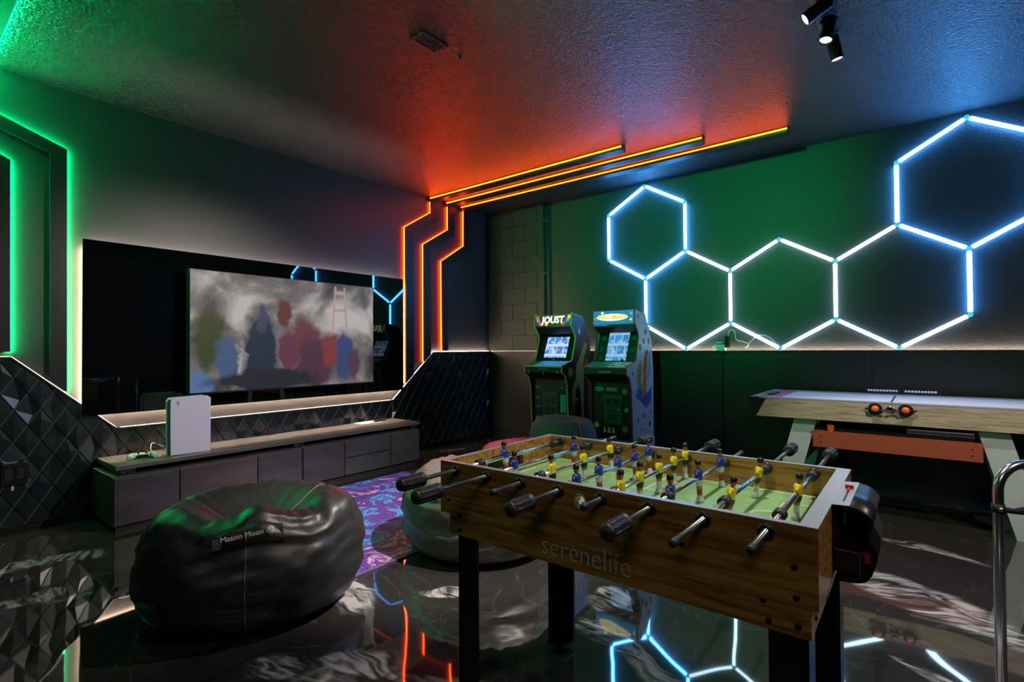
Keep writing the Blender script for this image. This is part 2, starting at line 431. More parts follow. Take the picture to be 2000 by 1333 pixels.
# hex wall: lower wainscot of sheets with a lit ledge, painted blocks at the corner, conduit
wn = struct(mb('wainscot_paint').box(-4.612, XR, DY-.012, DY, .10, LEDGE-.012).build('trim_1'))
for k, (a, b) in enumerate(((-4.612, -3.35), (-3.35, -1.578), (-1.578, -.36), (-.36, .86), (.86, 2.08), (2.08, XR))):
    struct(mb('wainscot_paint').box(a+.002, b-.002, DY-.026, DY-.012, .09, LEDGE-.012).build('panel', wn))
mb('wainscot_paint').box(-4.612, XR, DY-.036, DY, LEDGE-.012, LEDGE).build('ledge', wn)
mb('wainscot_paint').box(-4.612, XR, DY-.036, DY-.033, LEDGE, LEDGE+.004).build('ledge_lip', wn)
led = mb('led_wainscot').box(-4.60, XR, DY-.030, DY-.022, LEDGE+.0002, LEDGE+.003).build('ledge_light_strip')
tag(led, 'warm white light strip lying along the ledge of the hexagon wall', 'light strip')
struct(mb('wainscot_paint').box(-4.6, XR, DY-.040, DY, 0, .085).build('baseboard_back'))
wb = struct(mb('block_paint').box(WX, -3.70, DY-.02, DY, LEDGE+.001, CH).build('trim_2'))
z = LEDGE+.004; row = 0
while z < CH-.01:
    h = min(.203, CH-z)-.005
    x = WX+.03-(.2 if row % 2 else 0)
    while x < -3.72:
        a, b = max(x, WX+.031), min(x+.395, -3.722)
        if b-a > .03: mb('block_paint').box(a, b, DY-.032, DY-.02, z, z+h, bev=.003).build('block', wb)
        x += .40
    z += .203; row += 1
cd = thing('conduit', 'painted double conduit running up the hexagon wall beside the blocks', 'pipe', (-3.68, DY-.02, 1.15))
for dx in (-.032, .032): mb('stucco_paint').tube([(dx, -.012, 0), (dx, -.012, 1.84)], .014, 10).build('pipe', cd)
for zz in (.25, .95, 1.6): mb('stucco_paint').box(-.05, .05, -.028, 0, zz, zz+.025).build('clip', cd)

# ------------------------------------------------------------------ left wall wainscot with diamond relief tiles
def top_line(y):
    l1 = 1.165+(y-.565)*(.631-1.165)/(1.133-.565); l2 = .610+(y-3.64)*(LEDGE-.610)/(4.245-3.64)
    return min(LEDGE, max(l1, .615, l2))
prof = [(YB, 0.0), (DY-.04, 0.0), (DY-.04, LEDGE), (4.245, LEDGE), (3.645, .615), (1.15, .615), (.591, LEDGE), (YB, LEDGE)]
ws = struct(mb('black_panel').prism(prof, 'x', WX+.001, WX+.012).build('trim_3'))
cap = MB().m('black_panel')
segs = prof[2:]
for (a, b) in zip(segs, segs[1:]):
    (y0, z0), (y1, z1) = a, b
    L = hypot(y1-y0, z1-z0); ang = atan2(z1-z0, y1-y0)
    M = Matrix.Translation((0, y0, z0)) @ Matrix.Rotation(ang, 4, 'X')
    cap.box(WX+.001, WX+.044, 0, L, 0.0, .004, M); cap.box(WX+.0415, WX+.044, 0, L, .004, .009, M)
cap.build('cap_rail', ws)
# tile meshes
DX, DZ, Y0, Z0, TT = .06575, .1045, .605, .903, .022
OFF = {}
def apex(i, j):
    k = (i % 8, j % 4)
    if k == (6, 0): return (.38, -.05, -.017)
    if k == (0, 0): return (.42, -.42, -.019)
    if k == (1, 3): return (.42, -.42, -.017)
    if k == (7, 3): return (-.2, -.35, 0.0042)
    if k == (5, 3): return (.25, .25, 0.0042)
    if k == (5, 1): return (-.25, .2, 0.0049)
    if k == (7, 1): return (.1, .4, 0.0035)
    if k == (2, 2): return (0, .3, 0.0049)
    if k == (3, 3): return (-.3, 0, -0.0035)
    if k == (4, 0): return (.3, .1, 0.0042)
    if k == (2, 0): return (0, -.2, 0.0021)
    if k == (3, 1): return (.2, .2, -0.0028)
    if k == (1, 1): return (-.1, -.3, 0.0031)
    if k == (6, 2): return (-.2, .1, -0.0028)
    if k == (4, 2): return (.1, -.3, 0.0028)
    return (0, 0, .002)
def clip(poly, f):
    out = []
    for a, b in zip(poly, poly[1:]+poly[:1]):
        fa, fb = f(a), f(b)
        if fa >= 0: out.append(a)
        if (fa >= 0) != (fb >= 0):
            t = fa/(fa-fb); out.append(a+(b-a)*t)
    return out
cache = {}; ntile = 0
for j in range(-10, 4):
    for i in range(-9, 80):
        if (i+j) % 2: continue
        cy, cz = Y0+i*DX, Z0+j*DZ
        if cy-DX < -.05 or cy+DX > DY+.02: continue
        if cz+DZ < .05: continue
        if 1.10 < cy < 3.50 and cz+DZ < .34: continue       # behind the low cabinet
        # every facet of this tile
        g = .0008
        corners = [Vector((0, DX-g*1.2, 0)), Vector((0, 0, DZ-g*1.8)), Vector((0, -DX+g*1.2, 0)), Vector((0, 0, -DZ+g*1.8))]
        ay, az, ah = apex(i, j)
        ap = Vector((TT+ah, ay*DX, az*DZ))
        facets = []
        ins = [c*.95+Vector((TT, 0, 0)) for c in corners]
        for k in range(4):
            c0, c1 = corners[k], corners[(k+1) % 4]; i0, i1 = ins[k], ins[(k+1) % 4]
            b0, b1 = c0+Vector((TT*.86, 0, 0)), c1+Vector((TT*.86, 0, 0))
            facets += [(0, [c0, c1, b1, b0]), (1 if k in (1, 3) else 0, [b0, b1, i1, i0]), (0, [i0, i1, ap])]  # only two opposite bevels get the painted highlight
        crosses = any(cz+c.z > top_line(cy+c.y)-.001 or cz+c.z < .05 or cy+c.y > DY-.045 for c in corners)
        key = (i % 8, j % 4)
        if crosses:
            if cz-DZ > top_line(cy): continue
            tl = lambda p: top_line(cy+p.y)-.001-(cz+p.z)
            F = []
            for mi_, fc in facets:
                q = clip(fc, tl); q = clip(q, lambda p: cz+p.z-.048) if len(q) > 2 else []
                q = clip(q, lambda p: DY-.042-(cy+p.y)) if len(q) > 2 else []
                if len(q) > 2: F.append((mi_, q))
            if not F: continue
            me = None
        else:
            me = cache.get(key); F = facets
        if me is None:
            bm = bmesh.new()
            for mi_, q in F:
                try: bm.faces.new([bm.verts.new(p) for p in q]).material_index = mi_
                except ValueError: pass
            bmesh.ops.remove_doubles(bm, verts=bm.verts, dist=.0002)
            if not bm.faces: bm.free(); continue
            for f in bm.faces:
                if f.normal.x < -.01: f.normal_flip()
            me = bpy.data.meshes.new('tile'); bm.to_mesh(me); bm.free(); me.materials.append(MATS['tile_gloss']); me.materials.append(MATS['tile_edge_glint'])
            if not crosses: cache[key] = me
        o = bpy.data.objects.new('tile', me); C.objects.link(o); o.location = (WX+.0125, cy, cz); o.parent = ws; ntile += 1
bb = struct(mb('black_plastic').box(WX, WX+.034, YB, DY-.04, 0, .036).build('baseboard_left'))
mb('black_plastic').box(WX, WX+.024, YB, DY-.04, .036, .047).build('moulding', bb)

# ledge light strips on the left wainscot
t = thing('wainscot_light', 'warm white light strip following the stepped edge of the diamond tiles', 'light strip', (WX, 0, 0))
def wallstrip(a, b, off0, off1, wd, m, parent, name='light_strip'):
    (y0, z0), (y1, z1) = a, b; L = hypot(y1-y0, z1-z0); ang = atan2(z1-z0, y1-y0)
    M = Matrix.Translation((0, y0, z0)) @ Matrix.Rotation(ang, 4, 'X')
    return MB().m(m).box(off0, off1, 0, L, -wd/2, wd/2, M).build(name, parent)
for a, b in (((DY-.06, LEDGE+.0058), (4.25, LEDGE+.0058)), ((4.245, LEDGE+.0062), (3.645, .6212)), ((3.62, .6208), (1.17, .6208)), ((1.15, .6212), (.59, LEDGE+.0062)), ((.585, LEDGE+.0058), (-1.5, LEDGE+.0058))):
    wallstrip(b, a, .026, .034, .0025, 'led_wainscot' if a[0] > 5 else 'led_wainscot_low', t)

# ------------------------------------------------------------------ raised light ribbons
def ribbon(name, label, edge, other, led, ledmat, group, zc=None):
    t = thing(name, label, 'light panel', (WX, edge[0][0], edge[0][1]), group=group)
    dy, dz = edge[0]
    E = [(y-dy, z-dz) for y, z in edge]; O = [(y-dy, z-dz) for y, z in other]
    mb('black_panel').prism(E+O[::-1], 'x', .026, .048).build('panel', t)
    n = len(E)
    cy = sum(p[0] for p in O)/n; 
    for a, b in zip(E, E[1:]):
        wallstrip(a, b, .010, .020, .007, ledmat, t)
    # battens that hold the panel off the wall
    B = MB().m('black_matte')
    for a, b, c, d in zip(E, E[1:], O, O[1:]):
        m0 = ((a[0]*.45+c[0]*.55), (a[1]*.45+c[1]*.55)); m1 = ((b[0]*.45+d[0]*.55), (b[1]*.45+d[1]*.55))
        B.prism([(a[0]*.93+c[0]*.07, a[1]*.93+c[1]*.07), (b[0]*.93+d[0]*.07, b[1]*.93+d[1]*.07), (b[0]*.2+d[0]*.8, b[1]*.2+d[1]*.8), (a[0]*.2+c[0]*.8, a[1]*.2+c[1]*.8)], 'x', 0.001, .026)
    B.build('batten', t)
    return t
gR = 'orange lit ribbons stepping down the corner wall'
ribbon('light_ribbon', 'leftmost orange lit black ribbon stepping down the wall beside the television panel',
       [(4.22, CH-.05), (4.22, 2.811), (3.828, 2.569), (3.824, .79)], [(4.336, CH-.05), (4.336, 2.735), (3.94, 2.50), (3.94, .89)], True, 'led_orange', gR)
ribbon('light_ribbon', 'middle orange lit black ribbon stepping down the corner wall',
       [(4.508, CH-.05), (4.508, 2.659), (4.104, 2.413), (4.10, 1.03)], [(4.607, CH-.05), (4.607, 2.60), (4.20, 2.35), (4.20, 1.115)], True, 'led_orange', gR)
ribbon('light_ribbon', 'rightmost orange lit black ribbon, nearest the room corner',
       [(4.79, CH-.05), (4.785, 2.497), (4.395, 2.251), (4.40, 1.16)], [(4.89, CH-.05), (4.885, 2.43), (4.488, 2.19), (4.488, 1.16)], True, 'led_orange', gR)
def ceil_ribbon(label, x0, x1, y):
    t = thing('ceiling_ribbon', label, 'light panel', (x0, y, CH), group='orange lit ribbons along the ceiling')
    mb('black_panel').box(0, x1-x0, .004, .10, -.046, -.024).build('panel', t)
    mb('black_matte').box(0, x1-x0, .0065, .09, -.024, 0).build('batten', t)
    mb('led_orange_dim').box(0, x1-x0, -.001, .006, -.022, -.012).build('light_strip', t)
ceil_ribbon('shortest orange lit ribbon on the ceiling, farthest from the hexagon wall', WX+.05, -2.10, 4.195)
ceil_ribbon('middle length orange lit ribbon on the ceiling', WX+.05, -1.48, 4.465)
ceil_ribbon('longest orange lit ribbon on the ceiling, closest to the hexagon wall', WX+.05, -.87, 4.72)
gG = 'green lit panels at the left end of the television wall'
ribbon('light_ribbon', 'green lit black ribbon bending down the wall left of the television panel',
       [(-.15, 3.15-.20), (.859, 2.566), (.867, .895)][0:3], [(-.15, 2.85), (.771, 2.519), (.779, .975)], True, 'led_green', gG)
ribbon('light_ribbon', 'green lit black panel cut off by the left edge of the picture',
       [(-.15, 2.80), (.577, 2.415), (.584, 1.175)], [(-.15, 1.9), (.2, 1.6), (.2, 1.175)], True, 'led_green', gG)
t = thing('ceiling_ribbon', 'green lit ribbon crossing the ceiling at the upper left corner', 'light panel', (WX+.02, .47, CH))
mb('black_panel').box(0, 1.5, -.10, -.004, -.046, -.024).build('panel', t)
mb('black_matte').box(.02, 1.48, -.09, -.03, -.024, 0).build('batten', t)
mb('led_green').box(0, 1.5, -.006, .001, -.022, -.012).build('light_strip', t)

# ------------------------------------------------------------------ glass panel, TV
t = thing('glass_panel', 'large glossy black glass panel behind the television, edge lit in white', 'panel', (WX, .94, .725))
pw, ph = 2.815, 1.235
mb('black_glass').box(.070, .080, 0, pw, 0, ph).build('glass', t)
mb('black_matte').box(.0, .070, .10, pw-.10, .10, ph-.10).build('mounting_frame', t)
for (a0, a1, b0, b1, mm) in ((.05, pw-.05, ph-.045, ph-.037, 'led_warm_soft'), (.05, pw-.05, .037, .045, 'led_warm'), (.037, .045, .05, ph-.05, 'led_warm'), (pw-.045, pw-.037, .05, ph-.05, 'led_warm')):
    mb(mm).box(.030, .040, a0, a1, b0, b1).build('light_strip', t)
t = thing('television', 'large flat television showing a smoky sky with blurred coloured shapes', 'television', (WX+.08, 1.548, .838))
mb('black_plastic').box(.10, .165, 0, 1.69, 0, .972, bev=.004).build('casing', t)
mb('black_plastic').box(0, .10, .35, 1.33, .25, .70).build('wall_bracket', t)
mb('tv_picture').box(.165, .1665, .006, 1.684, .012, .966).build('screen', t)
# pale bridge tower shape on the screen
MATS['tv_tower'] = emat('tv_tower', (.42, .26, .24), .8)
tw = MB().m('tv_tower')
tw.prism([(1.215, .52), (1.235, .52), (1.262, .94), (1.245, .94)], 'x', .1666, .1672)
tw.prism([(1.365, .52), (1.39, .52), (1.36, .94), (1.342, .94)], 'x', .1666, .1672)
tw.box(.1666, .1672, 1.25, 1.36, .86, .90).box(.1666, .1672, 1.24, 1.365, .70, .73)
tw.build('tower_picture', t)

# ------------------------------------------------------------------ low media bench
def cabinet(label, y0, y1, splits, mats_, mid_drawers):
    t = thing('media_cabinet', label, 'cabinet', (WX+.045, y0, 0), group='low grey cabinets under the television')
    L = y1-y0; D = .515
    b = MB().m('cabinet_grey'); b.box(0, D-.02, 0, L, .04, .356, bev=.002); b.build('body', t)
    mb('black_matte').box(.03, D-.03, .03, L-.03, 0, .04).build('plinth', t)
    mb('cabinet_grey').box(D-.05, D-.035, .02, L-.02, .0, .034).build('toe_board', t)
    yy = [0]+[s-y0 for s in splits]+[L]
    for k in range(3):
        a, c = yy[k]+.004, yy[k+1]-.004
        if mid_drawers and k == 1:
            for z0, z1 in ((.045, .195), (.203, .345)):
                mb(mats_[k]).box(D-.02, D-.004, a, c, z0, z1, bev=.002).build('drawer', t)
        else:
            d = mb(mats_[k]).box(D-.02, D-.004, a, c, .045, .345, bev=.002).build('door', t)
            mb('black_matte').box(D-.005, D-.0035, a+.016, a+.019, .055, .338).build('groove', d)
    return t
cabinet('low grey cabinet on the left, below the game console', 1.005, 2.292, (1.385, 1.925), ('door_grey', 'door_brown', 'door_grey'), False)
cabinet('low grey cabinet on the right with two drawers in the middle', 2.300, 3.575, (2.70, 3.21), ('door_grey', 'cabinet_grey', 'cabinet_grey'), True)
t = thing('bench_top', 'long grey board resting on black blocks across both low cabinets', 'shelf', (WX+.03, 1.03, .358))
mb('grey_board').box(0, .470, 0, 2.60, .034, .062, bev=.002).build('board', t)
for y in (.02, 1.22, 2.48):
    f = mb('black_plastic').box(.04, .468, y, y+.09, 0, .034).build('spacer_block', t)
    mb('steel').lathe([(0, .0), (.004, .0), (.004, .003), (0, .003)], 8, Matrix.Translation((.468, y+.02, .017)) @ Matrix.Rotation(pi/2, 4, 'Y')).build('screw', f)
BT = .4205
# console
t = thing('game_console', 'upright white game console with a black core standing on the bench', 'console', (WX+.31, 1.375, BT))
for x0, x1, nm in ((.0, .014, 'side_plate'), (.086, .100, 'side_plate')):
    b = MB().m('white_plastic'); pr = []
    b.prism([(0, .004), (.262, .0), (.264, .400), (.240, .418), (.010, .412), (-.002, .39)], 'x', x0, x1); b.build(nm, t)
mb('black_plastic').box(.016, .084, .012, .25, .0, .400).build('core', t)
M = frame((.1008, .042, .378), (0, 1, 0), (0, 0, 1))
text('logo', 'P', .026, 'black_matte', t, M)
text('logo', 'S', .028, 'black_matte', t, frame((.1008, .046, .371), (0, 1, .0), (0, .55, .55)), width=1.2)
text('logo_dots', 'x o', .008, 'leather_seam', t, frame((.1008, .044, .350), (0, 1, 0), (0, 0, 1)))
# controller
t = thing('game_controller', 'white game controller lying on the bench left of the console', 'controller', (WX+.29, 1.235, BT+.0175), 1.35)
b = MB().m('pad_white')
b.lathe([(0, -.016), (.026, -.014), (.034, 0), (.027, .013), (0, .016)], 14, Matrix.Translation((-.045, .0, 0)))
b.lathe([(0, -.016), (.026, -.014), (.034, 0), (.027, .013), (0, .016)], 14, Matrix.Translation((.045, .0, 0)))
b.box(-.045, .045, -.022, .030, -.012, .013, bev=.004)
b.tube([(-.055, -.01, 0), (-.070, -.045, -.002), (-.074, -.072, -.004)], [.024, .020, .012], 10)
b.tube([(.055, -.01, 0), (.070, -.045, -.002), (.074, -.072, -.004)], [.024, .020, .012], 10)
b.build('shell', t)
mb('black_plastic').box(-.035, .035, -.034, -.020, -.008, .006, bev=.003).build('faceplate', t)
for x in (-.024, .024): mb('black_rubber').lathe([(.008, .0), (.007, .012), (.011, .014), (.011, .020), (0, .021)], 12, Matrix.Translation((x, -.012, .010))).build('thumbstick', t)
mb('print_teal').box(-.02, .02, .004, .026, .012, .0145).build('touchpad', t)
# cables by the console
def cable(name, pts, r, m, label, cat='cable', n=8):
    P = [Vector(p) for p in pts]; out = []
    for i in range(len(P)-1):
        p0, p1, p2, p3 = P[max(i-1, 0)], P[i], P[i+1], P[min(i+2, len(P)-1)]
        for k in range(n):
            u = k/n
            out.append(.5*((2*p1)+(-p0+p2)*u+(2*p0-5*p1+4*p2-p3)*u*u+(-p0+3*p1-3*p2+p3)*u**3))
    out.append(P[-1])
    o = mb(m).tube(out, r, 6).build(name); return tag(o, label, cat)
cable('charging_cable', [(-4.33, 1.29, BT+.02), (-4.40, 1.30, BT+.05), (-4.47, 1.33, BT+.075), (-4.50, 1.37, BT+.06), (-4.52, 1.42, BT+.03)], .003, 'cable_white', 'thin grey cable curving from the game controller to behind the console')
cable('power_cable', [(-4.45, 1.33, BT+.004), (-4.42, 1.30, BT+.03), (-4.46, 1.29, BT+.10), (-4.43, 1.345, BT+.13), (-4.47, 1.36, BT+.06), (-4.50, 1.42, BT+.004)], .0035, 'cable_black', 'tangled black cable standing behind the white console')
# paper and remote
o = mb('paper').box(-4.60, -4.44, 3.13, 3.38, BT, BT+.003, bev=.001).build('paper_sheet'); tag(o, 'white paper sheet lying at the far end of the bench', 'paper')
t = thing('remote_control', 'slim black remote control lying beside the paper on the bench', 'remote', (-4.50, 3.39, BT+.0005), .35)
mb('black_plastic').box(-.02, .02, -.09, .09, 0, .018, bev=.004).build('body', t)
for k in range(5): mb('black_rubber').lathe([(.006, 0), (.006, .003), (0, .003)], 8, Matrix.Translation((0, -.06+.028*k, .017))).build('button', t)
# wall outlets on tiles
def outlet(label, y0, y1, z0, z1):
    t = thing('outlet_box', label, 'outlet', (WX+.012, y0, z0))
    mb('black_plastic').box(0, .035, 0, y1-y0, 0, z1-z0, bev=.003).build('cover', t)
    for k in (.28, .72):
        s = mb('black_matte').box(.035, .038, (y1-y0)*k-.018, (y1-y0)*k+.018, (z1-z0)*.25, (z1-z0)*.78, bev=.001).build('socket', t)
        mb('steel').lathe([(.003, 0), (.003, .002), (0, .002)], 8, Matrix.Translation((.035, (y1-y0)*k, (z1-z0)*.88)) @ Matrix.Rotation(pi/2, 4, 'Y')).build('screw', t)
    return t
t = outlet('black double outlet box on the tiles at the left edge of the picture', .545, .672, .315, .456)
mb('white_plastic').box(.015, .026, .050, .062, -.035, .004, bev=.002).build('plug', t, label='small white plug hanging below')
outlet('small black outlet box on the tiles past the end of the bench', 4.07, 4.21, .30, .45)
cable('outlet_cable', [(-4.59, 4.09, .33), (-4.55, 4.02, .31), (-4.57, 3.95, .36), (-4.59, 3.86, .30), (-4.60, 3.78, .12)], .004, 'cable_black', 'black cable looping below the small outlet box past the bench')

# ------------------------------------------------------------------ hexagon lights
HX0, HZ0, HS = -2.37335, 1.25421+EYE, .5081
hw_ = HS*sqrt(3)/2
def nd(i, j): return (HX0+i*hw_, HZ0+j*HS)
hexes = [(0, 0, 'blue'), (1, -1.5, 'white'), (3, -1.5, 'white'), (5, -1.5, 'mix'), (6, 0, 'blue')]
def hn(ci, cj): return [(ci, cj+1), (ci+1, cj+.5), (ci+1, cj-.5), (ci, cj-1), (ci-1, cj-.5), (ci-1, cj+.5)]
t = thing('hexagon_light', 'linked chain of glowing blue and white hexagon tubes on the wall', 'wall light', (HX0, DY, HZ0))
edges = {}; nodes = set()
for ci, cj, kind in hexes:
    N_ = hn(ci, cj)
    for a, b in zip(N_, N_[1:]+N_[:1]):
        k = tuple(sorted((a, b)))
        if k not in edges: edges[k] = kind
        nodes.add(a); nodes.add(b)
def ekind(a, b, kind):
    mx, mz = (a[0]+b[0])/2, (a[1]+b[1])/2
    if kind == 'mix': return 'blue' if (mx > 5.2 and mz > -2.2 and mz > -1.1) or mx > 5.9 else 'white'
    if kind == 'white' and mx <= 0.2 and mz > -2.2: return 'blue'
    return kind
for (a, b), kind in edges.items():
    (x0, z0), (x1, z1) = nd(*a), nd(*b)
    x0 -= HX0; x1 -= HX0; z0 -= HZ0; z1 -= HZ0
    L = hypot(x1-x0, z1-z0); ang = atan2(z1-z0, x1-x0); k = ekind(a, b, kind)
    M = Matrix.Translation((x0, 0, z0)) @ Matrix.Rotation(-ang, 4, 'Y')
    tb = MB().m('hex_'+k).tube([M @ Vector((.022, -.024, 0)), M @ Vector((L-.022, -.024, 0))], .0155, 12).build('light_tube', t)
    MB().m('white_plastic').box(.03, L-.03, -.012, 0, -.008, .008, M).build('mounting_rail', tb)
for n_ in nodes:
    x, z_ = nd(*n_); x -= HX0; z_ -= HZ0
    mb('hex_joint').lathe([(0, 0), (.018, 0), (.018, .036), (.012, .041), (0, .041)], 10, Matrix.Translation((x, 0, z_)) @ Matrix.Rotation(pi/2, 4, 'X')).build('connector', t)
# adapter and leads on the ledge
t = thing('power_adapter', 'white and black plug adapter standing on the lit wall ledge', 'adapter', (-1.57, DY-.055, LEDGE+.001))
mb('white_plastic').box(-.05, .03, -.02, .045, 0, .06, bev=.004).build('plug_block', t)
mb('black_plastic').box(.03, .065, -.01, .04, .03, .145, bev=.004).build('adapter_brick', t)
mb('white_plastic').box(-.05, .01, -.018, .03, .075, .088).build('plug_top', t)
cable('hexagon_lead', [(-1.52, DY-.03, LEDGE+.14), (-1.50, DY-.03, LEDGE+.20), (-1.46, DY-.025, LEDGE+.19), (-1.44, DY-.03, LEDGE+.11), (-1.38, DY-.02, LEDGE+.09), (-1.33, DY-.03, LEDGE+.06), (-1.36, DY-.02, LEDGE+.03), (-1.30, DY-.03, LEDGE+.10), (-1.24, DY-.02, LEDGE+.15), (-1.15, DY-.03, LEDGE+.13), (-1.08, DY-.03, LEDGE+.06), (-1.02, DY-.03, LEDGE+.01)], .004, 'cable_white', 'thin white lead wandering from the adapter to the hexagon tubes')
cable('ledge_lead', [(-1.62, DY-.045, LEDGE+.02), (-1.66, DY-.05, LEDGE+.03), (-1.64, DY-.05, LEDGE+.05), (-1.60, DY-.05, LEDGE+.055)], .004, 'cable_white', 'short white looped lead at the left of the ledge adapter')
cable('drop_cable', [(-1.565, DY-.045, LEDGE+.01), (-1.565, DY-.045, LEDGE-.10), (-1.572, DY-.035, .6), (-1.570, DY-.035, .1)], .004, 'cable_black', 'black cable dropping from the ledge adapter down the panel joint')

# ------------------------------------------------------------------ ceiling track with spot heads
t = thing('track_light', 'black ceiling track with adjustable spot heads, three of them in view', 'track light', (-.43, 3.55, CH))
mb('dark_metal').box(-.018, .018, -2.5, .04, -.035, 0).build('rail', t)
for p, tg, e in HEADS:
    if abs(p[0]+.43) > .4: continue
    v = (Vector(tg)-Vector(p)).normalized(); loc = Vector(p)-Vector((-.43, 3.55, CH))
    base = loc-v*.11
    M = Matrix.Translation(loc) @ v.to_track_quat('Z', 'Y').to_matrix().to_4x4()
    h = MB().m('dark_metal').lathe([(0, -.13), (.030, -.13), (.034, -.125), (.034, .0), (.0345, .006), (.030, .006), (.030, -.01), (0, -.01)], 20, M).build('spot_head', t)
    mb('lens_white').lathe([(0, -.006), (.029, -.006), (.029, -.004), (0, -.004)], 20, M).build('lens', h)
    mb('dark_metal').tube([(0, p[1]-3.55, -.03), (base.x*.6, p[1]-3.55+(base.y-p[1]+3.55)*.6, -.07), base], .008, 8).build('arm', h)

# vent on the ceiling
t = thing('ceiling_vent', 'small rectangular vent cover set in the dark ceiling', 'vent', (-2.27, 2.07, CH))
mb('ceiling_paint').box(-.06, .06, -.10, .10, -.010, 0, bev=.002).build('cover', t)
for k in range(4): mb('black_matte').box(-.04+.022*k, -.030+.022*k, -.08, .08, -.013, -.010).build('slot', t)
o = mb('black_matte').lathe([(0, 0), (.012, 0), (.009, -.008), (0, -.010)], 10, Matrix.Translation((-2.24, 2.30, CH))).build('smoke_sensor'); tag(o, 'tiny dark round sensor on the ceiling beside the vent', 'sensor')

# ------------------------------------------------------------------ rug
o = mb('rug_print').box(-.80, .81, -1.0, 1.0, 0, .008, bev=.002).build('area_rug'); o.location = (-3.12, 2.23, .0005)
tag(o, 'bright purple, blue and orange swirl printed rug between the bean bags', 'rug')
mb('leather_seam').box(.79, .81, -1.0, 1.0, .008, .0095).build('border', o)

# ------------------------------------------------------------------ bean bags
def bag_mesh(R, H, rim, dent, seed, lean=(0, 0), sq=(1, 1), m='leather', nseg=128, folds=1.0, peaks=()):
    # profile: (radius factor, height factor)
    prof = [(0, .005), (.35, .0), (.62, .0), (.76, .008), (.86, .045), (.93, .11), (.975, .21), (1.0, .34), (1.0, .47), (.985, .60), (.96, .72), (.915, .83), (.85, .92),
            (.77, .975), (.67, 1.0), (.56, .98), (.45, .93), (.30, .88), (.15, .85), (0, .84)]
    # densify
    P = []
    for a, b in zip(prof, prof[1:]):
        for k in range(3): P.append((a[0]+(b[0]-a[0])*k/3, a[1]+(b[1]-a[1])*k/3))
    P.append(prof[-1])
    # smooth
    for _ in range(2): P = [P[0]]+[((P[i-1][0]+2*P[i][0]+P[i+1][0])/4, (P[i-1][1]+2*P[i][1]+P[i+1][1])/4) for i in range(1, len(P)-1)]+[P[-1]]
    n = len(P); bm = bmesh.new(); rings = []
    def pos(pi_, th):
        r, hgt = P[pi_]; u = pi_/(n-1)
        side = max(0, min(1, (u-.15)/.2)) * (1 if u < .65 else max(0, 1-(u-.65)/.3))
        top = max(0, min(1, (u-.5)/.2))
        d = Vector((cos(th), sin(th), 0))
        nz = noise.noise(Vector((cos(th)*1.3, sin(th)*1.3, seed+hgt)))
        rimv = rim*(.5*sin(th*2+seed)+.5*noise.noise(Vector((cos(th)*1.6+seed, sin(th)*1.6, 0))))
        for (pa, pw_, ph_) in peaks:
            da = (th-pa+pi) % (2*pi)-pi; rimv += ph_*math.exp(-(da/pw_)**2)
        zz_ = hgt*H
        upf = max(0, min(1, (hgt-.35)/.5)) if r > .25 or u > .5 else 0
        zz_ += rimv*upf*(1 if u < .8 else max(0, 1-(u-.8)/.2)*1.0)
        if u > .72: zz_ -= dent*H*min(1, (u-.72)/.2)
        rr = r*R*(1+.05*nz*side)
        # wrinkles: horizontal folds and radial creases
        w1 = noise.ridged_multi_fractal(Vector((cos(th)*1.8+seed, sin(th)*1.8, hgt*7+seed)), 1.0, 2.1, 3, 1.0, 2.0)
        rr += R*.012*folds*(w1-1.0)*side
        cr = sin(th*23+4*noise.noise(Vector((th*2, hgt*3, seed))))*noise.noise(Vector((cos(th)*3, sin(th)*3, seed+3)))
        rr += R*.010*folds*cr*side*top
        zz_ += R*.018*folds*cr*top*(r)
        return Vector((rr*d.x*sq[0]+lean[0]*hgt, rr*d.y*sq[1]+lean[1]*hgt, max(0, zz_)))
    for i in range(n):
        if P[i][0] < 1e-4: rings.append([bm.verts.new(pos(i, 0))])
        else: rings.append([bm.verts.new(pos(i, 2*pi*k/nseg)) for k in range(nseg)])
    for A, B in zip(rings, rings[1:]):
        for k in range(nseg):
            try:
                if len(A) == 1: f = bm.faces.new([A[0], B[k], B[(k+1) % nseg]])
                elif len(B) == 1: f = bm.faces.new([A[k], B[0], A[(k+1) % nseg]])
                else: f = bm.faces.new([A[k], B[k], B[(k+1) % nseg], A[(k+1) % nseg]])
                f.smooth = True
            except ValueError: pass
    bmesh.ops.recalc_face_normals(bm, faces=bm.faces)
    me = bpy.data.meshes.new('body'); bm.to_mesh(me); bm.free(); me.materials.append(MATS[m])
    def seam(th, a=.12, b=1.0): return [pos(i, th)*1.003+Vector((0, 0, .001)) for i in range(int(a*(n-1)), int(b*(n-1))) if P[i][0] > .05]
    return me, seam, pos, n
def bag(label, loc, R, H, rim, dent, seed, m='leather', seams=(), seam_m='leather_seam', **k):
    t = thing('bean_bag', label, 'bean bag', loc)
    me, seam, pos, n = bag_mesh(R, H, rim, dent, seed, m=m, **k)
    o = bpy.data.objects.new('body', me); C.objects.link(o); o.parent = t
    for th in seams: mb(seam_m).tube(seam(th), .0025 if seam_m == 'leather_seam' else .008, 6).build('seam', t)
    return t, pos, n
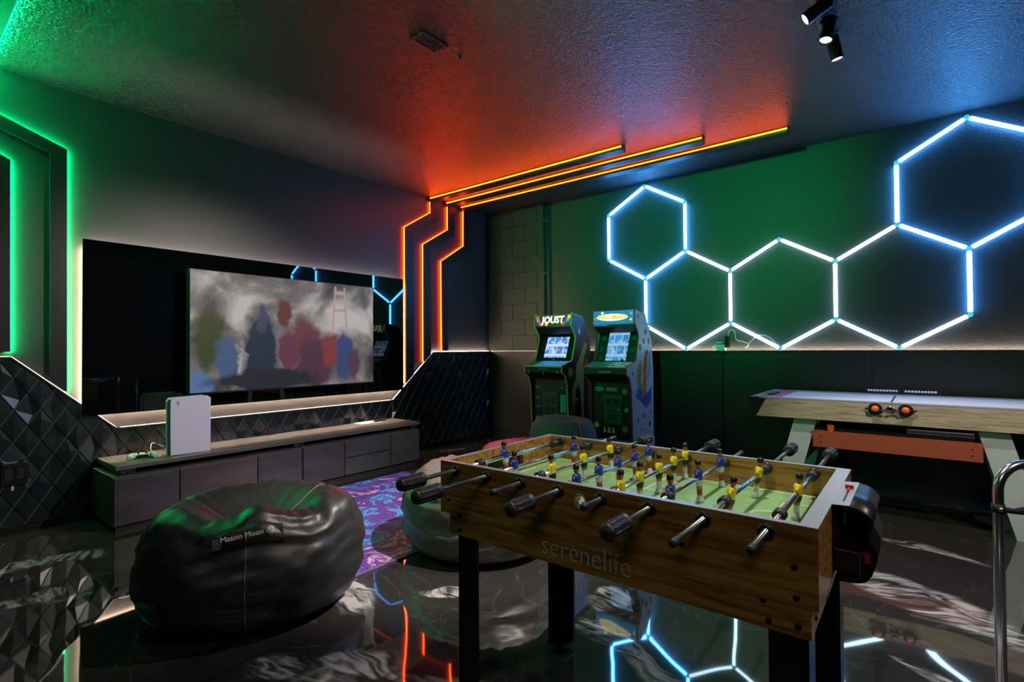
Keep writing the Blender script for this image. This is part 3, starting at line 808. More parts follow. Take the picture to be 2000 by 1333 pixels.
# direction from a bag to the camera
th1 = atan2(-1.215, 2.67)
t, pos, n = bag('large black leather bean bag with a name strap on its rim, nearest the camera', (-2.525, 1.195, .0085), .495, .455, .012, .14, 2.3,
      seams=(th1-.12, th1+2.1, th1-2.1), peaks=((th1-1.0, .30, .050), (th1+.95, .22, .060), (th1-.05, .30, .050)), folds=3.2)
def strap(t, pos, n, th, span, ua, ub):
    b = MB().m('black_rubber'); K = 14
    ia, ib = int(ua*(n-1)), int(ub*(n-1))
    lo = [pos(ia, th-span+2*span*k/K) for k in range(K+1)]; hi = [pos(ib, th-span+2*span*k/K) for k in range(K+1)]
    out = []
    for k in range(K+1):
        e = .004+.010*sin(pi*k/K)
        d = Vector((cos(th-span+2*span*k/K), sin(th-span+2*span*k/K), .3)).normalized()
        out.append((lo[k]+d*e, hi[k]+d*e, lo[k]+d*(e-.004), hi[k]+d*(e-.004)))
    V = [[b.bm.verts.new(p) for p in q] for q in out]
    for A, B in zip(V, V[1:]):
        b._face([A[0], B[0], B[1], A[1]], True); b._face([A[2], A[3], B[3], B[2]], True); b._face([A[1], B[1], B[3], A[3]]); b._face([A[0], A[2], B[2], B[0]])
    b._face([V[0][0], V[0][1], V[0][3], V[0][2]]); b._face([V[-1][0], V[-1][2], V[-1][3], V[-1][1]])
    s = b.build('strap', t)
    c = (out[K//2][0]+out[K//2][1])*.5; upv = (out[K//2][1]-out[K//2][0]).normalized()
    xv = (out[K//2+2][0]-out[K//2-2][0]).normalized(); nv = xv.cross(upv)
    if nv.dot(Vector((cos(th), sin(th), 0))) < 0: xv = -xv; nv = -nv
    upv = nv.cross(xv)
    # curved lettering, one glyph block per word
    Mx = frame(c+nv*.006-xv*.022, xv, upv)
    text('lettering', 'Mason Moon', .030, 'moon_white', s, Mx)
    mb('moon_white').lathe([(0, 0), (.017, 0), (.017, .002), (0, .0025)], 18, frame(c+nv*.004+xv*.080, xv, upv)).build('moon_emblem', s)
    for sg in (-1, 1):
        q = V and out[1 if sg < 0 else K-1]
        cc = (q[0]+q[1])*.5; Mb = frame(cc+nv*.003, xv, upv)
        mb('leather').box(-.017, .017, -.022, .022, 0, .003, Mb).build('stitched_patch', s)
strap(t, pos, n, th1-.10, .30, .545, .63)
bag('leather bean bag toned grey to look lit, beside the football table', (-2.13, 2.36, .0085), .47, .445, .015, .14, 7.1, m='leather_grey_lit',
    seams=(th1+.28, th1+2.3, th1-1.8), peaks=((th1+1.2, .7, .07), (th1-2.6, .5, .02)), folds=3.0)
bag('dark red bean bag just behind the left end of the football table', (-2.45, 3.17, .0085), .35, .44, .01, .12, 4.4, m='leather_red', seams=(-.6, 1.5))
t, pos, n = bag('blue-grey bean bag with red piping in front of the arcade machines', (-2.50, 3.83, 0), .33, .57, .01, .0, 9.0, m='fabric_blue', seams=(-.55, 2.4), seam_m='piping_red', sq=(1, .8), folds=.7)

# ------------------------------------------------------------------ football table
fx_, fy_, fa = -.7000, 1.4755, .0078
TL, TW, TZ = 1.054, .6236, .820
ft = thing('football_table', 'pine football table with eight player rods and black legs', 'table', (fx_, fy_, 0), fa)
hl, hw2 = TL/2, TW/2
def board(x0, x1, y0, y1, z0, z1, name, m='pine_wood', **k): return mb(m).box(x0, x1, y0, y1, z0, z1, bev=.0015).build(name, ft, **k)
# front board with the round serving hole (ring of prisms)
RX = [-.453+.127*k for k in range(8)]; RZ = .799
def holed(y0, y1, hx, hz, r, name):
    b = MB().m('pine_wood'); seg = 20
    X0, X1, Z0_, Z1 = -hl, hl, TZ-.164, TZ-.002
    for yy, fl in ((y0, 0), (y1, 1)):
        ring = [b.bm.verts.new((hx+r*cos(2*pi*k/seg), yy, hz+r*sin(2*pi*k/seg))) for k in range(seg)]
        bx = [b.bm.verts.new((x, yy, z_)) for x, z_ in ((hx+.03, hz+.018), (hx-.03, hz+.018), (hx-.03, hz-.03), (hx+.03, hz-.03))]
        # quadrants
        idx = [0]*4
        q = seg//4
        for c in range(4):
            ks = [(k) % seg for k in range(c*q, c*q+q+1)]
            for a, d in zip(ks, ks[1:]): b._face([bx[c], ring[a], ring[d]])
            b._face([bx[c], ring[ks[-1]], bx[(c+1) % 4]])
        O = [b.bm.verts.new((x, yy, z_)) for x, z_ in ((X1, Z1), (X0, Z1), (X0, Z0_), (X1, Z0_))]
        for c in range(4): b._face([O[c], bx[c], bx[(c+1) % 4], O[(c+1) % 4]])
        if fl == 0: R0, O0 = ring, O
        else:
            for k in range(seg): b._face([R0[k], R0[(k+1) % seg], ring[(k+1) % seg], ring[k]])
            for c in range(4): b._face([O0[c], O0[(c+1) % 4], O[(c+1) % 4], O[c]])
    return b.build(name, ft)
holed(-hw2, -hw2+.018, -.010, .778, .0165, 'side_board')
mb('rail_grey').tube([(-.010+.0185*cos(2*pi*k/24), -hw2-.001, .778+.0185*sin(2*pi*k/24)) for k in range(24)], .003, 6, closed=True).m('black_plastic').build('serving_ring', ft)
board(-hl, hl, hw2-.018, hw2, TZ-.164, TZ-.002, 'side_board')
board(hl-.018, hl, -hw2+.018, hw2-.018, TZ-.164, TZ-.002, 'end_board')
# left end board with an arched goal mouth
b = MB().m('pine_wood'); X0, X1 = -hl, -hl+.018
g0, g1, gz = -.105, .105, .792
b.box(X0, X1, -hw2+.018, g0, TZ-.164, TZ-.002); b.box(X0, X1, g1, hw2-.018, TZ-.164, TZ-.002)
b.prism([(g0, TZ-.002), (g0, gz-.03), (g0+.01, gz-.012), (g0+.03, gz), (g1-.03, gz), (g1-.01, gz-.012), (g1, gz-.03), (g1, TZ-.002)], 'x', X0, X1)
b.box(X0, X1, g0, g1, TZ-.164, .722)
b.build('end_board', ft)
mb('black_matte').box(-hl-.05, -hl, g0-.01, g1+.01, .70, .80, bev=.004).build('goal_box', ft)
# cap edges on the rims
E_ = MB().m('rail_grey')
E_.box(-hl, hl, -hw2, -hw2+.018, TZ-.002, TZ); E_.box(-hl, hl, hw2-.018, hw2, TZ-.002, TZ); E_.box(hl-.034, hl, -hw2+.018, hw2-.018, TZ-.002, TZ); E_.box(-hl, -hl+.018, -hw2+.018, hw2-.018, TZ-.002, TZ)
E_.build('rim_strip', ft)
# lower apron (slightly inset)
ai, ab = .036, TZ-.226
board(-hl+ai, hl-.014, -hw2+.004, -hw2+.020, ab, TZ-.160, 'apron'); board(-hl+ai, hl-.014, hw2-.020, hw2-.004, ab, TZ-.160, 'apron')
board(hl-.030, hl-.014, -hw2+.020, hw2-.020, ab, TZ-.160, 'apron'); board(-hl+ai, -hl+ai+.016, -hw2+.020, hw2-.020, ab, TZ-.160, 'apron')
mb('black_matte').box(-hl+.02, hl-.02, -hw2+.02, hw2-.02, .655, .660).build('base_board', ft)
pf = board(-hl+.018, hl-.018, -hw2+.018, hw2-.018, .722, .731, 'playing_field', 'field_green')
ln = MB().m('line_white'); zf0, zf1 = .731, .7316
def seg_line(b, x0, y0, x1, y1, w_=.004):
    L = hypot(x1-x0, y1-y0); a = atan2(y1-y0, x1-x0); b.box(0, L, -w_/2, w_/2, zf0, zf1, Matrix.Translation((x0, y0, 0)) @ Matrix.Rotation(a, 4, 'Z'))
def arc_line(b, cx, cy, r, a0, a1, n=18, w_=.004):
    for k in range(n):
        u, v = a0+(a1-a0)*k/n, a0+(a1-a0)*(k+1)/n; seg_line(b, cx+r*cos(u), cy+r*sin(u), cx+r*cos(v), cy+r*sin(v), w_)
seg_line(ln, 0, -hw2+.02, 0, hw2-.02); arc_line(ln, 0, 0, .075, 0, 2*pi, 28)
for sg in (-1, 1):
    X = sg*(hl-.02)
    seg_line(ln, X, -.17, X-sg*.13, -.17); seg_line(ln, X, .17, X-sg*.13, .17); seg_line(ln, X-sg*.13, -.17, X-sg*.13, .17)
    seg_line(ln, X, -.10, X-sg*.06, -.10); seg_line(ln, X, .10, X-sg*.06, .10); seg_line(ln, X-sg*.06, -.10, X-sg*.06, .10)
    arc_line(ln, X-sg*.13, 0, .06, pi/2 if sg > 0 else -pi/2, 3*pi/2 if sg > 0 else pi/2, 12)
    seg_line(ln, X, -hw2+.03, X-sg*.48, -hw2+.03); seg_line(ln, X, hw2-.03, X-sg*.48, hw2-.03)
ln.build('line_marking', pf)
# ramps in the corners
for sx in (-1, 1):
    for sy in (-1, 1):
        x = sx*(hl-.018); y = sy*(hw2-.018)
        mb('field_green').prism([(x, y), (x-sx*.05, y), (x, y-sy*.05)], 'z', .731, .742).build('corner_ramp', pf)
# legs: black with an L profile
for sx in (-1, 1):
    for sy in (-1, 1):
        x = sx*(hl-.055) if sx < 0 else sx*(hl-.022); y = sy*(hw2-.024)
        L_ = MB().m('black_plastic')
        L_.box(min(x, x-sx*.075), max(x, x-sx*.075), min(y, y-sy*.012), max(y, y-sy*.012), .018, .70)
        L_.box(min(x, x-sx*.012), max(x, x-sx*.012), min(y, y-sy*.075), max(y, y-sy*.075), .018, .70)
        L_.box(min(x, x-sx*.075), max(x, x-sx*.075), min(y, y-sy*.075), max(y, y-sy*.075), .018, .028)
        lg = L_.build('leg', ft)
        mb('black_rubber').lathe([(0, 0), (.018, 0), (.018, .008), (.006, .01), (.006, .02), (0, .02)], 12, Matrix.Translation((x-sx*.04, y-sy*.04, 0))).build('levelling_foot', lg)
# bolts on the front
for (x, z_) in ((-.445, TZ-.17+.008), (-.445, ab+.018), (.485, .735), (.488, .675), (.425, .652), (.435, ab+.018), (.489, ab+.022), (.255, .728), (-.49, .70)):
    mb('black_plastic').lathe([(0, -.002), (.007, -.002), (.0065, .003), (.003, .004), (0, .003)], 10, Matrix.Translation((x, -hw2-.0 if z_ > TZ-.164 else -hw2+.004, z_)) @ Matrix.Rotation(pi/2, 4, 'X')).build('bolt', ft)
for (y, z_) in ((-hw2+.05, ab+.03),):
    mb('black_plastic').lathe([(0, -.002), (.007, -.002), (.0065, .003), (0, .003)], 10, Matrix.Translation((hl-.013, y, z_)) @ Matrix.Rotation(pi/2, 4, 'Y')).build('bolt', ft)
text('lettering', 'serenelife', .078, 'text_grey', ft, frame((.000, -hw2-.0008, .640), (1, 0, 0), (0, 0, 1)), bold=-.0012, width=.88)

# rods with players
def player_mesh(shirt, short_, sock):
    b = MB().m('player_white')
    b.lathe([(0, -.066), (.012, -.066), (.0125, -.058), (.009, -.052), (.0085, -.046)], 10, None, True, .85, 1.15)      # boot block
    b.m(sock).lathe([(.0085, -.046), (.0095, -.036), (.0095, -.028)], 10, None, True, .8, 1.2)
    b.m('player_skin').lathe([(.0095, -.028), (.0100, -.020)], 10, None, True, .8, 1.2)
    b.m(short_).lathe([(.0100, -.020), (.0125, -.012), (.0125, -.002)], 10, None, True, .85, 1.2)
    b.m(shirt).lathe([(.0125, -.002), (.0115, .008), (.0135, .018), (.012, .024), (.005, .028)], 10, None, True, .85, 1.35)
    for sg in (-1, 1): b.m(shirt).tube([(0, sg*.014, .020), (0, sg*.018, .010), (.003, sg*.015, .001)], [.0045, .0045, .0038], 6)
    b.m('player_skin').lathe([(.0045, .026), (.0048, .030), (.0080, .034), (.0086, .040), (.0080, .045)], 10)
    b.m('player_black').lathe([(.0088, .040), (.0095, .045), (.0085, .051), (.004, .054), (0, .0545)], 10)
    return b.mesh('player')
PB = player_mesh('player_blue', 'player_white', 'player_sock'); PY = player_mesh('player_yellow', 'player_black', 'player_white')
def grip_mesh(sg):
    b = MB().m('black_rubber'); L = .088
    pr = [(0, 0), (.010, 0), (.0205, .001), (.0205, .008), (.0165, .010)]
    for k in range(7):
        z0 = .012+k*.0105; pr += [(.0175, z0), (.0185, z0+.004), (.0172, z0+.0095)]
    pr += [(.014, L-.002), (.008, L+.002), (0, L+.003)]
    M = Matrix.Rotation(pi/2 if sg < 0 else -pi/2, 4, 'X')
    b.lathe(pr, 20, M)
    for k in range(10):
        a = 2*pi*k/10
        p = M @ Vector((.0185*cos(a), .0185*sin(a), .014)); q = M @ Vector((.0185*cos(a), .0185*sin(a), L-.008))
        b.tube([p, q], .0018, 5)
    return b.mesh('grip')
GF, GB = grip_mesh(-1), grip_mesh(1)
# index: (players [local y], team, front end y, front grip, back end y, back grip, stops, tilt)
s_ = 1.03
RODS = [([-.074], 'b', -.456, True, .40, False, (.232, -.205), .12),
        ([.175, -.185], 'b', -.512, True, .50, False, (.262, -.262), .0),
        ([.218, .029, -.159], 'y', -.440, False, .475, True, (.268, -.225), -.1),
        ([.265, .150, .030, -.098, -.225], 'b', -.446, True, .35, False, (.276, -.275), .05),
        ([.272, .168, .048, -.090, -.210], 'y', -.405, False, .53, True, (.285, -.262), .0),
        ([.238, .030, -.183], 'b', -.446, True, .48, False, (.262, -.205), .05),
        ([.170, -.110], 'y', -.500, False, .62, True, (.255, -.165), .15),
        ([.026], 'y', -.445, False, .60, True, (.252, -.192), .10)]
for x, (pl, team, ye, gf, yb, gb, stops, tilt) in zip(RX, RODS):
    rod = bpy.data.objects.new('rod', MB().m('chrome').tube([(0, ye, 0), (0, yb, 0)], .0066, 12).mesh('rod')); C.objects.link(rod); rod.parent = ft; rod.location = (x, 0, RZ)
    for y in pl:
        o = bpy.data.objects.new('player', PB if team == 'b' else PY); C.objects.link(o); o.parent = rod; o.location = (0, y, -.001); o.rotation_euler = (0, tilt, pi if team == 'b' else 0)
    if gf: o = bpy.data.objects.new('grip', GF); C.objects.link(o); o.parent = rod; o.location = (0, ye, 0)
    else: mb('black_rubber').lathe([(0, -.006), (.0085, -.004), (.0088, .014), (.0066, .015)], 12, Matrix.Translation((0, ye, 0)) @ Matrix.Rotation(-pi/2, 4, 'X')).build('end_cap', rod)
    if gb: o = bpy.data.objects.new('grip', GB); C.objects.link(o); o.parent = rod; o.location = (0, yb, 0)
    else: mb('black_rubber').lathe([(0, .006), (.0085, .004), (.0088, -.012), (.0066, -.013)], 12, Matrix.Translation((0, yb, 0)) @ Matrix.Rotation(-pi/2, 4, 'X')).build('end_cap', rod)
    for y in stops:
        mb('black_rubber').lathe([(.0066, -.014), (.0145, -.013), (.0145, -.006), (.011, -.004), (.011, .004), (.0145, .006), (.0145, .013), (.0066, .014)], 14, Matrix.Translation((0, y, 0)) @ Matrix.Rotation(pi/2, 4, 'X')).build('stop_ring', rod)
    for sy in (-1, 1):
        o = mb('black_plastic').lathe([(.0070, -.012), (.0165, -.012), (.0165, -.008), (.012, -.005), (.0115, .028), (.0165, .030), (.0165, .034), (.0070, .034)], 16, Matrix.Translation((x, sy*(hw2-.020), RZ)) @ Matrix.Rotation(-sy*pi/2, 4, 'X')).build('bushing', ft)
# ball-return / score box on the right end (hollow S-shaped shell)
outer = [(0, .0), (.030, .002), (.053, -.006), (.066, -.020), (.068, -.034), (.062, -.058), (.073, -.090), (.074, -.108), (.055, -.158), (.002, -.168)]
sb = bpy.data.objects.new('score_box', None); C.objects.link(sb); sb.parent = ft; sb.location = (hl, 0, TZ)
sh = MB().m('black_plastic'); y0, y1 = -.115, .135
outer2 = []
for i_ in range(len(outer)-1):
    p0, p1, p2, p3 = outer[max(i_-1, 0)], outer[i_], outer[i_+1], outer[min(i_+2, len(outer)-1)]
    for k in range(5):
        u = k/5; outer2.append(tuple(.5*(2*p1[c]+(-p0[c]+p2[c])*u+(2*p0[c]-5*p1[c]+4*p2[c]-p3[c])*u*u+(-p0[c]+3*p1[c]-3*p2[c]+p3[c])*u**3) for c in (0, 1)))
outer = outer2+[outer[-1]]
pts = [(p[0]*1.12, p[1]) for p in outer]
inner = [(max(.004, p[0]*1.12-.008), p[1]-(.006 if p[1] > -.07 else -.004)) for i, p in enumerate(outer)]
for q_, fl in ((pts, 0), (inner, 1)):
    row = [[sh.bm.verts.new((p[0], y, p[1])) for y in (y0, y1)] for p in q_]
    for A, B in zip(row, row[1:]): sh._face([A[0], B[0], B[1], A[1]], True)
    if fl:
        for A, B, C_, D_ in zip(row0, row0[1:], row, row[1:]):
            sh._face([A[0], B[0], D_[0], C_[0]]); sh._face([A[1], B[1], D_[1], C_[1]])
    row0 = row
sh.prism(pts, 'y', y1-.005, y1); sh.build('shell', sb)
sc_ = MB().m('rail_grey'); 
for k in range(1): sc_.prism([(0, .0005), (.034, .0025), (.034, .0035), (0, .0015)], 'y', y0, y1)
sc_.build('score_plate', sb)
mb('black_matte').box(.018, .0205, -.075, .050, .003, .0045).build('slider_slot', sb)
mb('print_red').box(.010, .028, .050, .058, .003, .012, bev=.001).box(.017, .021, .02, .05, .004, .007).build('score_pointer', sb)
mb('black_matte').box(.002, .060, y0+.01, y1-.01, -.150, -.100, bev=.004).build('cup_tray', sb)
mb('steel').box(.050, .053, y0+.004, y0+.007, -.158, -.098).box(.004, .052, y0+.004, y0+.007, -.100, -.097).m('print_red').box(.053, .070, y0+.012, y0+.03, -.12, -.10).build('cup_edge', sb)

# ------------------------------------------------------------------ arcade machines
def arcade(label, loc, wd, side_m, mold_m, front_m, scale_z=1.0):
    t = thing('arcade_machine', label, 'arcade machine', loc, group='arcade machines against the hexagon wall')
    h = wd/2
    # side profile (y depth, z): front is -y
    P = [(.02, .30), (.02, .36), (-.005, .80), (-.04, .90), (-.10, .93), (-.10, 1.00), (.09, 1.05), (.16, 1.27), (.145, 1.33), (.075, 1.41), (.085, 1.535), (.30, 1.50), (.44, 1.25), (.475, .95), (.475, .30)]
    for sx in (-1, 1):
        sd = MB().m(side_m).prism(P, 'x', sx*h, sx*(h-.014)).build('side_panel', t)
        tm = MB().m(mold_m)
        path = [(sx*(h-.007), p[0]-.002, p[1]) for p in P]
        tm.tube(path, .0075, 6, smooth=False); tm.build('edge_trim', sd)
    q = h-.014
    b = MB().m(front_m); b.box(-q, q, .035, .045, .32, .86); b.build('front_panel', t)
    mb(front_m).prism([(-.095, .935), (-.095, .995), (.02, .995), (.02, .86), (-.01, .86)], 'x', -q, q).build('control_box', t)
    mb(front_m).box(-q, q, .44, .46, .30, 1.25).build('back_panel', t)
    # riser
    rs = MB().m(side_m).box(-h-.012, h+.012, .012, .47, 0, .31, bev=.003).build('riser', t)
    MB().m(front_m).box(-h+.01, h-.01, .006, .012, .02, .29).build('riser_front', rs)
    return t, q
# left machine
JX = -3.055
t, q = arcade('arcade machine with green edge trim and a lit JOUST sign', (JX, 4.42, 0), .47, 'arcade_side_dark', 't_mold_green', 'arcade_black')
mq = mb('marquee_dark').prism([(.080, 1.415), (.090, 1.530), (.105, 1.528), (.095, 1.413)], 'x', -q, q).build('marquee', t)
Mq = frame((0, .0835, 1.472), (1, 0, 0), (0, .085, 1))
text('lettering', 'JOUST', .098, 'marquee_white', mq, Mq @ Matrix.Translation((0, 0, .002)), bold=.004, width=.98, shear=.12)
cl = MB()
for (a, b_, m) in ((-.19, 0, 'marquee_pink'), (.19, 0, 'marquee_pink'), (-.20, .03, 'marquee_red'), (.205, .03, 'marquee_yellow'), (-.16, -.035, 'marquee_red'), (.13, -.038, 'marquee_red'), (-.08, -.04, 'marquee_yellow'), (.17, -.02, 'marquee_blue')):
    cl.m(m).lathe([(0, 0), (.022, 0), (.020, .001), (0, .0012)], 7, Mq @ Matrix.Translation((a*.98, b_, .0012)), False)
islands(cl.build('sign_picture', mq), 'sign_picture')
mb('arcade_black').prism([(.10, 1.40), (.165, 1.33), (.165, 1.325), (.10, 1.395)], 'x', -q, q).build('visor', t)
mb('arcade_black').box(-q, q, .14, .43, 1.36, 1.38).build('top_shelf', t)
# screen bezel slope from (.10,1.04) to (.20,1.33)
bz = mb('arcade_black').prism([(.10, 1.035), (.112, 1.03), (.232, 1.33), (.220, 1.335)], 'x', -q, q).build('bezel', t)
Ms = frame((0, .160, 1.185), (1, 0, 0), (0, .12, .30))
MB().m('screen_a').box(-.140, .140, -.118, .118, .0, .003, Ms).build('screen', bz)
MB().m('arcade_black').box(-.155, .155, -.130, -.118, .0, .006, Ms).box(-.155, .155, .118, .130, 0, .006, Ms).box(-.155, -.140, -.13, .13, 0, .006, Ms).box(.140, .155, -.13, .13, 0, .006, Ms).build('screen_frame', bz)
dk = mb('screen_frame_blue').prism([(-.094, .9955), (.085, 1.040), (.085, 1.044), (-.094, .9995)], 'x', -q*.55, q).m('print_green').prism([(-.094, .9955), (.085, 1.040), (.085, 1.044), (-.094, .9995)], 'x', -q, -q*.55).build('control_deck', t)
for x in (-.15, .08):
    j = mb('steel').tube([(x, -.02, 1.01), (x, -.02, 1.055)], .004, 8).build('joystick', dk)
    mb('print_green').lathe([(0, -.014), (.010, -.010), (.014, 0), (.010, .010), (0, .014)], 12, Matrix.Translation((x, -.02, 1.065))).build('ball_top', j)
    for k in range(3): mb('print_blue' if x > 0 else 'print_yellow').lathe([(.010, 0), (.010, .006), (0, .008)], 10, Matrix.Translation((x+.045+.03*k, -.02+.01*(k % 2), 1.014))).build('push_button', dk)
mb('t_mold_green').box(-q, q, -.102, -.096, .985, .998).build('deck_edge', t)
text('lettering', 'ARCADE1UP', .022, 'print_green', t, frame((0, -.0965, .965), (1, 0, 0), (0, 0, 1)))
gl = MB()
for (x, z_, s, m) in ((-.19, .95, .014, 'print_yellow'), (-.18, .925, .010, 'print_yellow'), (0, .925, .010, 'print_yellow'), (.17, .935, .014, 'print_yellow')):
    gl.m(m).prism([(x-s, z_-s*.6), (x+s, z_-s*.6), (x, z_+s)], 'y', -.0965, -.0955)
islands(gl.build('badge', t), 'badge')
cd_ = mb('arcade_dark_green').box(-.10, .095, .028, .035, .46, .72, bev=.004).build('coin_door', t)
for a, b_ in ((-.06, .60), (.01, .60), (-.06, .49), (.01, .49)): mb('arcade_black').box(a, a+.045, .025, .028, b_, b_+.075, bev=.001).build('coin_slot', cd_)
mb('print_white').lathe([(.008, 0), (.008, .004), (0, .005)], 10, Matrix.Translation((.055, .028, .595)) @ Matrix.Rotation(pi/2, 4, 'X')).build('lock', cd_)
g2 = MB()
def ship(b, x, z_, s, m):
    b.m(m); b.prism([(x-s*.15, z_-s), (x+s*.15, z_-s), (x, z_+s)], 'y', .0335, .035)
    for sg in (-1, 1): b.prism([(x+sg*s*.15, z_-s*.2), (x+sg*s*.8, z_-s*.7), (x+sg*s*.8, z_-s), (x+sg*s*.15, z_-s*.8)], 'y', .0335, .035)
for zz_, m in ((.79, 'print_green'), (.68, 'print_teal'), (.585, 'print_teal'), (.47, 'print_white')): ship(g2, -.165, zz_, .032, m)
ship(g2, .14, .79, .030, 'print_teal'); islands(g2.build('front_picture', t), 'sticker')
mb('print_teal').box(.12, .19, .0335, .035, .52, .70).build('instruction_card', t)
mb('print_white').prism([(-.08, .375), (.04, .385), (.04, .392), (-.08, .395)], 'y', .0335, .035).build('small_logo', t)
rl = MB().m('print_orange')
for a, b_ in zip([(-.225, .26), (-.16, .26), (-.11, .19), (-.06, .26)], [(-.16, .26), (-.11, .19), (-.06, .26), (.10, .26)]):
    L = hypot(b_[0]-a[0], b_[1]-a[1]); ang = atan2(b_[1]-a[1], b_[0]-a[0])
    rl.box(0, L, .003, .006, -.004, .004, Matrix.Translation((a[0], 0, a[1])) @ Matrix.Rotation(-ang, 4, 'Y'))
rl.box(-.229, -.221, .003, .006, .0, .26); rl.build('riser_line', t)
# right side artwork: plain tall-bird shape, emblem discs
sd = MB().m('print_blue').lathe([(0, 0), (.052, 0), (.052, .001), (0, .001)], 24, Matrix.Translation((q+.0145, .22, 1.36)) @ Matrix.Rotation(pi/2, 4, 'Y') @ Matrix.Diagonal((1, .8, 1, 1)))
sd.m('print_white').prism([(.205, 1.335), (.235, 1.335), (.22, 1.385)], 'x', q+.0155, q+.0162)
sd.m('print_ochre').prism([(.12, .55), (.15, .75), (.20, .80), (.24, .72), (.27, .45), (.30, .45), (.31, .80), (.30, 1.0), (.33, 1.10), (.38, 1.22), (.33, 1.24), (.24, 1.10), (.16, 1.0), (.15, .86), (.09, .78), (.07, .66)], 'x', q+.0141, q+.015)
sd.m('print_red').prism([(.30, .95), (.36, .9), (.40, 1.04), (.36, 1.08)], 'x', q+.0141, q+.0152)
sd.m('print_ochre').lathe([(0, 0), (.045, 0), (.045, .001), (0, .001)], 20, Matrix.Translation((q+.0145, .05, .93)) @ Matrix.Rotation(pi/2, 4, 'Y'))
sd.m('print_orange').lathe([(.02, 0), (.034, 0), (.034, .001), (.02, .001)], 20, Matrix.Translation((q+.0145, .09, .55)) @ Matrix.Rotation(pi/2, 4, 'Y'))
sd.m('print_white').box(q+.0141, q+.015, .15, .20, .655, .66).box(q+.0141, q+.015, .15, .195, .64, .645).box(q+.0141, q+.015, .15, .155, .63, .67)
islands(sd.build('side_picture', t), 'side_picture')

# right machine
PX = -2.325
t, q = arcade('arcade machine with white sides and a lit blue sign', (PX, 4.37, 0), .45, 'arcade_side_white', 't_mold_red', 'arcade_black')
mq = mb('marquee_blue').prism([(.070, 1.405), (.084, 1.532), (.105, 1.53), (.095, 1.403)], 'x', -q, q).build('marquee', t)
Mq = frame((0, .0765, 1.468), (1, 0, 0), (0, .11, 1))
MB().m('marquee_white').lathe([(0, 0), (.034, 0), (.034, .001), (0, .001)], 24, Mq @ Matrix.Translation((-.01, 0, .001)) @ Matrix.Diagonal((4.8, 1, 1, 1)), False).build('sign_oval', mq)
text('lettering', 'PAC-MAN', .058, 'marquee_yellow', mq, Mq @ Matrix.Translation((-.01, 0, .0035)), bold=.003, width=1.12)
cl = MB()
for (a, b_, m) in ((.185, .03, 'marquee_pink'), (.185, -.025, 'marquee_yellow'), (-.19, -.01, 'marquee_red'), (-.115, .045, 'marquee_white')):
    cl.m(m).lathe([(0, 0), (.014, 0), (.0135, .001), (0, .0012)], 8, Mq @ Matrix.Translation((a, b_, .0012)), False)
islands(cl.build('sign_picture', mq), 'sign_picture')
mb('arcade_black').prism([(.09, 1.39), (.165, 1.33), (.165, 1.322), (.09, 1.383)], 'x', -q, q).build('visor', t)
mb('arcade_black').box(-q, q, .14, .43, 1.36, 1.38).build('top_shelf', t)
bz = mb('arcade_black').prism([(.10, 1.035), (.112, 1.03), (.232, 1.33), (.220, 1.335)], 'x', -q, q).build('bezel', t)
MB().m('screen_b').box(-.105, .110, -.140, .150, .0, .003, Ms).build('screen', bz)
bzp = MB()
for (x, y) in ((-.16, .09), (.165, .09), (-.165, -.02), (.165, -.03), (-.165, -.11)):
    bzp.m('arcade_dark_green').lathe([(0, 0), (.026, 0), (.026, .0008), (0, .0008)], 9, Ms @ Matrix.Translation((x, y, .0)), False)
islands(bzp.build('bezel_picture', bz), 'bezel_picture')
dk = mb('print_teal').prism([(-.094, .9955), (.085, 1.040), (.085, 1.044), (-.094, .9995)], 'x', -q, .02).m('print_white').prism([(-.094, .9955), (.085, 1.040), (.085, 1.044), (-.094, .9995)], 'x', .02, q).build('control_deck', t)
for x in (-.10, .14):
    j = mb('steel').tube([(x, -.02, 1.01), (x, -.02, 1.05)], .004, 8).build('joystick', dk)
    mb('player_black').lathe([(0, -.014), (.010, -.010), (.014, 0), (.010, .010), (0, .014)], 12, Matrix.Translation((x, -.02, 1.058))).build('ball_top', j)
for k, x in enumerate((.06, .18)): mb('player_black').lathe([(.010, 0), (.010, .006), (0, .008)], 10, Matrix.Translation((x, -.04, 1.010))).build('push_button', dk)
mb('t_mold_red').box(-q, q, -.102, -.096, .985, .998).build('deck_edge', t)
text('lettering', 'ARCADE1UP', .022, 'print_white', t, frame((0, -.0965, .955), (1, 0, 0), (0, 0, 1)))
cd_ = mb('arcade_dark_green').box(-.085, .11, .028, .035, .46, .73, bev=.006).build('coin_door', t)
for a in (-.05, .03): mb('arcade_black').box(a, a+.045, .025, .028, .64, .70, bev=.001).build('coin_slot', cd_)
mb('arcade_black').box(-.03, .05, .025, .028, .50, .55).build('coin_tray', cd_)
mb('print_white').lathe([(.008, 0), (.008, .004), (0, .005)], 10, Matrix.Translation((.07, .028, .60)) @ Matrix.Rotation(pi/2, 4, 'X')).build('lock', cd_)
g3 = MB()
g3.m('print_green').lathe([(0, 0), (.022, 0), (.022, .001), (0, .001)], 16, Matrix.Translation((-.13, .035, .785)) @ Matrix.Rotation(pi/2, 4, 'X') @ Matrix.Diagonal((2.4, 1, 1, 1)), False)
g3.m('print_ochre').box(-.055, .055, .0335, .035, .768, .802)
for (x, z_, s, m) in ((.135, .77, .035, 'print_ochre'), (.135, .42, .036, 'print_ochre'), (-.16, .44, .032, 'print_yellow'), (.15, .60, .030, 'print_teal')):
    g3.m(m).prism([(x+s*(1 if k % 2 else .62)*cos(2*pi*k/14), z_+s*(1 if k % 2 else .62)*sin(2*pi*k/14)) for k in range(14)], 'y', .0335, .035)
